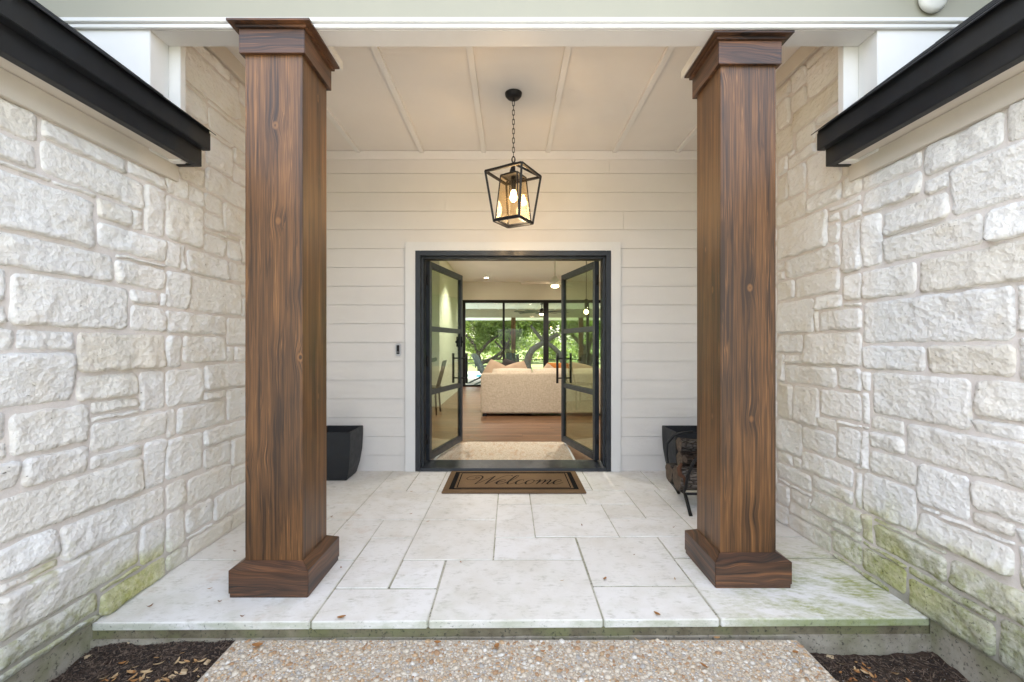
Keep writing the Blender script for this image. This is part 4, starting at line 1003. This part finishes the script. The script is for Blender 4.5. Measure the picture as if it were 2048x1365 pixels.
MB().box(-6.5, -1.80, BW+.001, 4.38, -.4, 3.2).box(1.84, 6.5, BW+.001, 4.38, -.4, 3.2).box(-6.5, -2.9, IW-.05, IW+.12, -.4, 3.2).box(3.9, 6.5, IW-.05, IW+.12, -.4, 3.2).build('outer_wall', M['siding'], iw)
ic = MB().box(-2.9, 3.9, 4.381, IW+.12, IH, IH+.1).build('interior_ceiling', intc_m, kind='structure', label='flat white living room ceiling')
pk_m = wood('oak floor plank', 'y', 'x', dark=(0.068, 0.029, 0.012), mid=(0.175, 0.080, 0.035), light=(0.30, 0.152, 0.074), knots=False, coat=0.25, rough=0.34, gs=0.6)
fl_ = thing('wood_floor', 'brown wood plank floor of the living room', 'floor', (0, 6, IF), kind='structure')
MB().box(-2.7, 3.7, 4.38, IW, -.3, IF-.004).build('subfloor', M['black'], fl_)
rr = random.Random(3); y = 4.405; row = 0
pms = {}
while y < IW - .02:
    w = .19; x = -2.7 - rr.uniform(0, 1.2)
    while x < 3.7:
        L = rr.choice([1.5, 1.9, 2.3]); a, b = max(x, -2.7), min(x + L, 3.7)
        if b - a > .05:
            MB().box(a+.001, b-.001, y+.0012, min(y+w, IW)-.0012, IF-.004, IF).build('floor_plank', pk_m, fl_)
        x += L
    y += w; row += 1

# runner rug
trg = NT('jute weave'); ro = trg.obj(); rx, ry, rz = trg.sep(ro)
rw = trg.math('MULTIPLY', trg.math('SINE', trg.math('MULTIPLY', rx, 240.0)), trg.math('SINE', trg.math('MULTIPLY', ry, 240.0))); rn = trg.noise(ro, 60, 4, .7); rn2 = trg.noise(trg.scale(ro, (1, .3, 1)), 22, 3)
rcol = trg.mix(trg.rng(rn, .35, .65), (0.42, 0.33, 0.24), (0.68, 0.60, 0.49)); rcol = trg.mix(trg.rng(rn2, .5, .7, 0, .5), rcol, (0.45, 0.27, 0.16))
rug_m = trg.done(rcol, .95, trg.bump(trg.math('ADD', rw, rn), .8, .004), Specular_IOR_Level=.05)
outl = [(-.77, 4.46), (.655, 4.46), (.657, 4.95), (.652, 5.37), (-.50, 5.375), (-.63, 5.27), (-.70, 5.08), (-.745, 4.80)]
rug = thing('entry_rug', 'pale woven jute rug just inside the open doorway', 'rug', (0, 4.9, IF))
MB().prism(outl, 'z', IF+.001, IF+.012).build('rug_body', rug_m, rug, bevel=.003)
MB().prism([(.648, 4.46), (.672, 4.46), (.674, 4.95), (.668, 5.37), (.652, 5.37), (.657, 4.95)], 'z', IF+.0125, IF+.015).build('edge_binding', M['casing'], rug); MB().prism([(-.765, 4.46), (-.788, 4.46), (-.765, 4.80), (-.715, 5.09), (-.640, 5.285), (-.625, 5.27), (-.697, 5.08), (-.742, 4.80)], 'z', IF+.0125, IF+.015).build('edge_binding', M['casing'], rug)

# sofa
tf = NT('tan sofa weave'); fo = tf.obj(); fn = tf.noise(fo, 70, 4, .75); fb = tf.noise(tf.scale(fo, (1, 1, .2)), 130, 2); fc = tf.noise(tf.scale(fo, (.2, 1, 1)), 130, 2)
fcol = tf.mix(tf.rng(tf.math('ADD', fb, fc), .75, 1.25), (0.42, 0.335, 0.245), (0.60, 0.50, 0.38)); fcol = tf.mix(tf.rng(fn, .4, .7, 0, .35), fcol, (0.55, 0.45, 0.34))
sofa_m = tf.done(fcol, .95, tf.bump(tf.math('ADD', fb, fc), .6, .003), Specular_IOR_Level=.1, Sheen_Weight=.2)
def cushion_mb(cx, cyy, cz, w, d, h, rx=0, ry=0, rz=0, pinch=.35):
    mb = MB(); n, m = 12, 10; vs = []; fs = []
    rot = Matrix.Rotation(rz, 3, 'Z') @ Matrix.Rotation(rx, 3, 'X') @ Matrix.Rotation(ry, 3, 'Y')
    for s_ in (-1, 1):
        for j in range(m+1):
            for i in range(n+1):
                u, v = 2*i/n-1, 2*j/m-1
                th = (1-abs(u)**2.6)**.5*(1-abs(v)**2.6)**.5
                e = 1 - .07*(1-min(1, (1-abs(u))*3))*0 
                vs.append(Vector((u*w/2*(1-.06*v*v), s_*d/2*th, v*h/2*(1-.06*u*u))))
    N = (n+1)*(m+1)
    for s_ in (0, 1):
        for j in range(m):
            for i in range(n):
                a = s_*N + j*(n+1)+i; q = (a, a+1, a+n+2, a+n+1); fs.append(q if s_ == 0 else q[::-1])
    mb.add([rot @ v + Vector((cx, cyy, cz)) for v in vs], fs, 0, True); return mb
sf = thing('sofa', 'tan woven sofa with its plain back turned to the doorway', 'sofa', (0.7, 7.85, IF))
X0, X1, Y0, Y1 = -.489, 1.95, 7.37, 8.35
MB().box(X0, X1, Y0, Y0+.16, IF+.05, .742).build('back_panel', sofa_m, sf, bevel=.022)
MB().box(X0, X0+.2, Y0+.161, Y1, IF+.05, .66).build('arm', sofa_m, sf, bevel=.03); MB().box(X1-.2, X1, Y0+.161, Y1, IF+.05, .66).build('arm', sofa_m, sf, bevel=.03)
MB().box(X0+.201, X1-.201, Y0+.161, Y1, IF+.05, .30).build('seat_base', sofa_m, sf, bevel=.01)
MB().box(X0+.03, X0+.09, Y0+.03, Y0+.09, IF, IF+.049).box(X1-.09, X1-.03, Y0+.03, Y0+.09, IF, IF+.049).box(X0+.03, X0+.09, Y1-.09, Y1-.03, IF, IF+.049).box(X1-.09, X1-.03, Y1-.09, Y1-.03, IF, IF+.049).build('foot', M['black'], sf)
for k in range(3):
    w = (X1-X0-.4)/3; MB().box(X0+.2+k*w+.004, X0+.2+(k+1)*w-.004, Y0+.35, Y1+.02, .301, .45).build('seat_cushion', sofa_m, sf, bevel=.04)
for k in range(3):
    w = (X1-X0-.36)/3; cushion_mb(X0+.18+(k+.5)*w, Y0+.24, .62, w*1.02, .20, .40, R(-8)).build('back_cushion', sofa_m, sf)
pil_t = plain('tan pillow linen', (0.42, 0.29, 0.19), .95); pil_o = plain('rust orange pillow', (0.42, 0.145, 0.03), .95); pil_d = plain('dark pillow trim', (0.03, 0.025, 0.022), .95)
def pillow(x, yv, zv, w, h, m, rx, ry, label):
    o = cushion_mb(0, 0, 0, w, .17, h, rx, ry).build('throw_pillow', m); o.location = (x, yv, zv); setp(o, label, 'pillow', 'throw pillows on the sofa'); return o
pillow(-.24, 7.78, .70, .46, .42, pil_t, R(-14), R(28), 'tan throw pillow leaning diagonally at the end of the sofa')
pillow(.10, 7.80, .70, .46, .40, pil_t, R(-12), R(-18), 'soft tan throw pillow slumped beside the dark trimmed pillow')
pillow(.02, 7.93, .735, .44, .40, pil_d, R(-14), R(22), 'dark throw pillow peeking out between two tan pillows')
pillow(.88, 7.82, .735, .46, .34, pil_o, R(-10), R(3), 'rust orange throw pillow on the sofa back')
pillow(.70, 7.76, .68, .34, .34, pil_t, R(-12), R(35), 'pale tan pillow tucked beside the rust orange one')
pillow(1.22, 7.8, .70, .46, .4, pil_t, R(-12), R(12), 'tan throw pillow right behind the door handle')

# dining chair
dc_m = plain('dark chair wood', (0.02, 0.016, 0.013), .45)
dc = thing('dining_chair', 'dark wooden dining chair seen through the glass door leaf', 'chair', (-1.46, 7.7, IF))
for sx, sy in ((-.2, -.2), (.2, -.2), (-.2, .2), (.2, .2)): MB().tube([(sx*1.05, sy*1.08, 0), (sx*.92, sy*.92, .44)], [.014, .018], 8).build('leg', dc_m, dc, local=True)
MB().box(-.23, .23, -.22, .23, .44, .475).build('seat', dc_m, dc, local=True, bevel=.012)
for k in range(4):
    x = .20; MB().tube([(x, -.18+k*.12, .47), (x+.07, -.185+k*.123, .72), (x+.12, -.19+k*.127, .93)], .011, 6).build('spindle', dc_m, dc, local=True)
MB().bar((.125+.0, -.25, .94), (.125, .25, .94), .035, .07).build('top_rail', dc_m, dc, local=True, bevel=.01)

# window wall: sliding glass doors
wd = thing('sliding_glass_door', 'black framed glass wall overlooking the patio', 'glass door', (0.9, IW, 0))
wf = MB()
wf.box(-1.38, 3.7, IW-.04, IW+.06, 2.46, 2.545); wf.box(-1.38, 3.7, IW-.04, IW+.06, 0.0, .07)
wf.build('outer_frame', M['black'], wd)
mull = [(-1.38, -1.30), (-.215, -.150), (.975, 1.125), (2.235, 2.305), (3.45, 3.7)]
for a, b in mull: MB().box(a, b, IW-.035, IW+.05, .071, 2.459).build('mullion', M['black'], wd)
for (a, b), (c, d) in zip(mull[:-1], mull[1:]):
    MB().box(b+.001, c-.001, IW, IW+.008, .072, 2.458).build('glass_pane', M['glass_w'], wd)
# recessed lights; the two nearest the door are unseen, added to brighten the sofa
dl_m = emit('downlight lens', (1.0, .84, .62), 10)
for (x, yv, lab) in ((-.65, 9.5, 'recessed ceiling light nearest the open doorway'), (-.64, 12.0, 'recessed ceiling light close to the glass wall'), (1.6, 12.0, 'recessed ceiling light beyond the pendant bulb'), (1.9, 9.5, 'recessed ceiling light over the end of the sofa'), (-.65, 6.3, 'unseen recessed ceiling light added to brighten the entry floor beside the dining chair'), (.9, 6.3, 'unseen recessed ceiling light added to brighten the floor and sofa back')):
    t = thing('ceiling_light', lab, 'ceiling light', (x, yv, IH), 'recessed living room ceiling lights')
    MB().lathe([(.06, -.0005), (.085, -.0005), (.088, -.008), (.06, -.010), (.06, -.0005)], (0, 0, 0), 24).build('trim_ring', M['white'], t, local=True)
    MB().lathe([(.001, -.004), (.059, -.004)], (0, 0, 0), 24).build('lens', dl_m, t, local=True)
    ld = bpy.data.lights.new('downlight', 'SPOT'); ld.energy = 32 if yv < 7 else (18 if x < 0 and yv > 11 else 56); ld.color = (1, .93, .83); ld.spot_size = R(110); ld.spot_blend = .6; ld.shadow_soft_size = .06
    l_ = bpy.data.objects.new('downlight', ld); COL.objects.link(l_); l_.location = (x, yv, IH-.03)
# white ceiling fan
def fan(name, label, loc, zc, nb, rad, m, wid, ph, lit=None):
    t = thing(name, label, 'ceiling fan', (loc[0], loc[1], loc[2]))
    h = zc - loc[2]
    MB().lathe([(.001, h-.05), (.05, h-.045), (.065, h-.001)], (0, 0, 0), 20).build('canopy', m, t, local=True)
    MB().tube([(0, 0, .1), (0, 0, h-.045)], .014, 8).build('rod', m, t, local=True)
    MB().lathe([(.001, -.07), (.07, -.065), (.10, -.03), (.10, .0), (.07, .05), (.03, .12), (.001, .13)], (0, 0, 0), 24).build('motor', m, t, local=True)
    for k in range(nb):
        a = ph + 2*math.pi*k/nb; c, s_ = math.cos(a), math.sin(a)
        def P(r, w, z): return (r*c - w*s_, r*s_ + w*c, z)
        MB().hexa([P(.09, -wid*.5, -.016), P(rad, -wid*.65, -.020), P(rad, wid*.65, .006), P(.09, wid*.5, .008)], [P(.09, -wid*.5, -.008), P(rad, -wid*.65, -.012), P(rad, wid*.65, .014), P(.09, wid*.5, .016)]).build('blade', m, t, local=True, bevel=.003)
    if lit: MB().lathe([(.001, -.105), (.05, -.10), (.075, -.085), (.075, -.0705)], (0, 0, 0), 20).build('lamp', emit('fan lamp', (1, .75, .45), lit), t, local=True)
    return t
fan('ceiling_fan', 'white three blade ceiling fan hanging in the living room', (.87, 8.5, 2.43), IH, 3, .66, plain('white fan enamel', (.72, .70, .66), .4), .12, R(175), 2.5)
fan('patio_fan', 'black many bladed ceiling fan with lit lamp hanging over the patio', (1.05, 14.5, 2.33), 2.62, 8, .92, M['black'], .09, R(8), 6)
# pendant bulb
pd_ = thing('pendant_bulb', 'clear glass pendant lamp with glowing bulb seen through the door glass', 'pendant lamp', (1.56, 9.0, IH))
MB().tube([(1.56, 9, IH), (1.56, 9, 2.14)], .006, 6).build('cord', M['black'], pd_)
MB().lathe([(.03, 2.16), (.036, 2.14), (.036, 1.98), (.02, 1.96)], (1.56, 9, 0), 14).build('socket', M['black'], pd_)
MB().ball((1.56, 9, 1.90), .045, 14, 10).build('bulb', emit('pendant filament', (1, .66, .32), 8), pd_)
MB().ball((1.56, 9, 1.90), .11, 18, 12).build('globe', M['glass_w'], pd_)

# ------------------------------------------------------------------ patio and back garden
pat_m = paint('patio concrete', (0.56, 0.54, 0.49), .85, .06, 2, .1, 120)
MB().box(-8, 9, IW+.06, 17.2, -.36, -.012).build('patio', pat_m, kind='structure', label='pale concrete patio beyond the glass wall')
MB().box(-9, -.4, 17.201, 22.0, -.36, -.06).build('pool_deck', paint('pool deck stone', (0.66, 0.64, 0.59), .85, .06, 2, .1, 120), kind='structure', label='bright stone deck round the pool')
twt = NT('pool water'); wnz = twt.noise(twt.pos(), 5, 3); pool_m = twt.done((0.10, 0.36, 0.46), .04, twt.bump(wnz, .25, .03), Specular_IOR_Level=.6)
MB().box(-8, -.95, 17.75, 19.6, -.07, -.052).build('pool_water', pool_m, kind='structure', label='blue pool water beyond the patio')
pr = thing('patio_canopy', 'white battened patio roof with deep olive beam', 'patio roof', (0, 15, 2.6))
MB().box(-8, 9, IW+.121, 16.9, 2.62, 2.72).build('ceiling_panel', M['ceil'], pr)
for k in range(18): MB().box(-6.2+k*.72-.025, -6.2+k*.72+.025, IW+.13, 16.88, 2.60, 2.6195).build('batten', M['white'], pr)
ol = paint('olive beige beam paint', (.50, .47, .37), .6, .03)
MB().box(-8, 9, 16.9, 17.08, 2.30, 2.72).build('beam', ol, pr)
MB().box(-8, 9, 17.081, 18.3, 2.302, 2.34).build('soffit', M['white'], pr)
MB().box(-8, 9, 18.301, 18.34, 2.27, 2.50).build('fascia', M['white'], pr)
pwd = wood('patio post wood', 'xy', 'z', knots=False, coat=.1)
for i, (x, lab) in enumerate(((.135, 'brown wooden patio post in the middle of the glass wall view'), (2.74, 'brown wooden patio post beyond the pendant bulb'))):
    t = thing('patio_post', lab, 'post', (x, 17, 0), 'wooden posts of the patio roof')
    MB().box(-.085, .085, -.085, .085, -.012, 2.30).build('shaft', pwd, t, local=True, bevel=.004)
    MB().box(-.12, .12, -.12, .12, -.012, .18).build('base_board', pwd, t, local=True, bevel=.01)
# adirondack chairs
ad_m = plain('blue grey chair boards', (0.135, 0.185, 0.20), .55)
def adirondack(x, yv, rz, label, m=ad_m):
    t = thing('adirondack_chair', label, 'chair', (x, yv, -.012), 'adirondack chairs on the patio'); t.rotation_euler = (0, 0, rz)
    for k in range(5):      # back slats lean towards -y, chair faces +y
        u = (k-2)*.108; hgt = .98 - .012*abs(k-2)**2; MB().hexa([(u-.047, -.12, .30), (u+.047, -.12, .30), (u+.047, -.10, .30), (u-.047, -.10, .30)], [(u*1.12-.05, -.46, hgt), (u*1.12+.05, -.46, hgt), (u*1.12+.05, -.435, hgt), (u*1.12-.05, -.435, hgt)]).build('back_slat', m, t, local=True)
    for k in range(5): yk = -.08+k*.115; MB().box(-.27, .27, yk, yk+.10, .30+k*.022, .322+k*.022).build('seat_slat', m, t, local=True)
    for s_ in (-1, 1):
        MB().hexa([(s_*.31-.06, -.36, .55), (s_*.31+.06, -.36, .55), (s_*.31+.06, .45, .55), (s_*.31-.06, .45, .55)], [(s_*.31-.06, -.36, .575), (s_*.31+.06, -.36, .575), (s_*.31+.06, .45, .575), (s_*.31-.06, .45, .575)]).build('armrest', m, t, local=True)
        MB().box(s_*.29-.015, s_*.29+.015, .32, .42, 0, .55).build('leg', m, t, local=True)
        MB().hexa([(s_*.27-.014, -.62, 0), (s_*.27+.014, -.62, 0), (s_*.27+.014, -.50, 0), (s_*.27-.014, -.50, 0)], [(s_*.27-.014, .32, .34), (s_*.27+.014, .32, .34), (s_*.27+.014, .40, .44), (s_*.27-.014, .40, .44)]).build('leg', m, t, local=True)
    return t
adirondack(-.74, 14.3, R(-62), 'blue grey slatted adirondack chair standing before the pool')
adirondack(.10, 15.6, R(-10), 'blue grey adirondack chair back by the patio post')
adirondack(2.45, 14.6, R(15), 'dark adirondack chair seen through the lock side door glass', plain('dark chair boards', (.05, .05, .05), .6))
# fence
fe = thing('garden_fence', 'low dark rail fence at the end of the lawn', 'fence', (0, 32, -.36))
fm_ = plain('dark fence paint', (.02, .02, .02), .6)
for z_ in (.22, -.03): MB().box(-30, 30, 31.97, 32.03, z_-.03, z_+.03).build('rail', fm_, fe)
for k in range(25): MB().box(-30+k*2.5-.04, -30+k*2.5+.04, 31.95, 32.05, -.38, .27).build('fence_post', fm_, fe)
# trees
def leaf_mat(name, a, b, tr):
    t = NT(name); n = t.noise(t.pos(), 1.3, 3); r = t.n.new('ShaderNodeNewGeometry').outputs['Random Per Island']
    col = t.mix(t.rng(t.math('ADD', t.math('MULTIPLY', n, .5), t.math('MULTIPLY', r, .5)), .25, .75), a, b)
    tl = t.n.new('ShaderNodeBsdfTranslucent'); t.set(tl.inputs[0], t.mix(1.0, col, (.9, 1.0, .35), 'MULTIPLY'))
    mx = t.n.new('ShaderNodeMixShader'); mx.inputs[0].default_value = tr
    t.done(col, .6, Specular_IOR_Level=.3); t.t.links.new(t.b.outputs[0], mx.inputs[1]); t.t.links.new(tl.outputs[0], mx.inputs[2]); t.t.links.new(mx.outputs[0], t.out.inputs[0]); return t.mat
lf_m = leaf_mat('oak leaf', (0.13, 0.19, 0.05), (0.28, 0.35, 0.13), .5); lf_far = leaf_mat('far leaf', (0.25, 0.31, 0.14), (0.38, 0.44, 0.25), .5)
def leaves(blobs, n, size, seed):
    rs = np.random.RandomState(seed); tot = sum(b[3]**2 for b in blobs); V = []
    for (cx, cyy, cz, r) in blobs:
        k = max(8, int(n*r*r/tot)); nc = max(4, k//40)
        cl = rs.normal(size=(nc, 3)); cl /= np.linalg.norm(cl, axis=1)[:, None]; cl *= (rs.uniform(.35, 1, (nc, 1)))*r; cl[:, 2] *= .7
        which = rs.randint(0, nc, k); p = cl[which] + rs.normal(size=(k, 3))*r*.17 + np.array([cx, cyy, cz])
        a = rs.normal(size=(k, 3)); a /= np.linalg.norm(a, axis=1)[:, None]; b = rs.normal(size=(k, 3)); b -= (a*b).sum(1)[:, None]*a; b /= np.linalg.norm(b, axis=1)[:, None]
        s_ = size*rs.uniform(.6, 1.4, (k, 1)); V.append(np.stack([p-a*s_, p-b*s_*.5, p+a*s_, p+b*s_*.5], 1).reshape(-1, 3))
    V = np.concatenate(V); F = np.arange(len(V)).reshape(-1, 4)
    return V, F
def foliage(name, blobs, n, size, seed, mat, parent=None, **kw):
    V, F = leaves(blobs, n, size, seed); off = np.array(WL.get(parent.name, (0, 0, 0))) if parent else 0
    me = bpy.data.meshes.new(name); me.from_pydata((V-off).tolist(), [], F.tolist()); me.materials.append(mat); me.update()
    o = bpy.data.objects.new(name, me); COL.objects.link(o)
    if parent: o.parent = parent
    setp(o, **kw); return o
bk_l = bark_mat('pale oak bark', (0.09, 0.08, 0.065), (0.20, 0.18, 0.15)); bk_d = bark_mat('dark oak bark', (0.05, 0.04, 0.03), (0.14, 0.115, 0.09))
def oak(x, yv, limbs, blobs, n, size, seed, bm_, label):
    t = thing('oak_tree', label, 'tree', (x, yv, -.36), 'oak trees in the back garden')
    tb = MB()
    for path_, r0, r1 in limbs:
        m_ = len(path_); sm = crom3(path_)
        tb.tube(sm, [r0 + (r1-r0)*i/(len(sm)-1) for i in range(len(sm))], 9)
    tb.build('trunk', bm_, t, recalc=False); foliage('crown', blobs, n, size, seed, lf_m, t); return t
def crom3(pts, n=6):
    P = [Vector(p) for p in pts]; P = [2*P[0]-P[1]] + P + [2*P[-1]-P[-2]]; out = []
    for i in range(1, len(P)-2):
        for k in range(n):
            t = k/n; a, b, c, d = P[i-1], P[i], P[i+1], P[i+2]
            out.append(0.5*((2*b) + (c-a)*t + (2*a-5*b+4*c-d)*t*t + (3*b-a-3*c+d)*t**3))
    return out + [P[-2]]
def rb(cx, cyy, cz, sx, sy, sz, n, r, seed):
    q = random.Random(seed); return [(cx+q.uniform(-sx, sx), cyy+q.uniform(-sy, sy), cz+q.uniform(-sz, sz), r*q.uniform(.7, 1.3)) for _ in range(n)]
oak(1.35, 25, [([(1.05, 25, -.4), (1.0, 25, .3), (1.25, 25.1, .95), (1.9, 25.3, 1.4), (2.8, 25.5, 1.9)], .24, .12), ([(3.1, 25.4, -.4), (2.95, 25.4, .6), (2.4, 25.3, 1.2), (1.9, 25.3, 1.5), (1.2, 25.6, 2.4)], .17, .09), ([(1.9, 25.3, 1.4), (2.2, 25.2, 2.6), (3.2, 25.2, 3.6)], .12, .06)],
    rb(2.0, 26.2, 3.0, 3.2, 1.4, .9, 18, 1.0, 1), 13000, .085, 11, bk_l, 'pale trunked oak with two bowed limbs forming an arch')
oak(-1.9, 26, [([(-1.75, 26, -.4), (-1.85, 26, .5), (-2.0, 26, 1.1), (-2.6, 26, 1.9)], .17, .08), ([(-1.9, 26, .7), (-1.2, 26.1, 1.5), (-.5, 26.2, 1.9)], .11, .05), ([(-1.7, 26, .2), (-.9, 25.9, .55), (-.2, 25.8, 1.2), (.1, 25.8, 2.1)], .12, .06), ([(-1.0, 25.9, .5), (-.6, 25.9, .5), (-.45, 25.9, .95), (-.9, 26, 1.5)], .09, .05)],
    rb(-1.8, 26.3, 2.6, 2.3, 1.6, .8, 17, .9, 2) + rb(-1.9, 26.6, 1.5, 1.6, .8, .4, 7, .6, 9), 13000, .085, 12, bk_d, 'dark trunked oak branching low behind the pool chair')
oak(-.4, 29, [([(.2, 29, -.4), (-.1, 29, .8), (-.7, 29, 1.9), (-1.2, 29, 3.0)], .24, .12), ([(-.2, 29, 1.0), (.4, 29, 2.2)], .12, .06)], rb(-.2, 29, 3.2, 2.5, 1.5, .8, 12, 1.1, 3), 6500, .095, 13, bk_l, 'oak leaning away to the side behind the patio post')
oak(5.0, 28, [([(4.8, 28, -.4), (4.9, 28, 1.0), (5.4, 28, 2.2)], .26, .14), ([(4.9, 28, .9), (4.0, 28, 1.9), (3.4, 28, 2.6)], .15, .07)], rb(4.6, 28, 2.9, 2.6, 1.5, 1.0, 14, 1.1, 4), 6500, .095, 14, bk_d, 'oak tree with thick trunk seen through the lock side door glass')
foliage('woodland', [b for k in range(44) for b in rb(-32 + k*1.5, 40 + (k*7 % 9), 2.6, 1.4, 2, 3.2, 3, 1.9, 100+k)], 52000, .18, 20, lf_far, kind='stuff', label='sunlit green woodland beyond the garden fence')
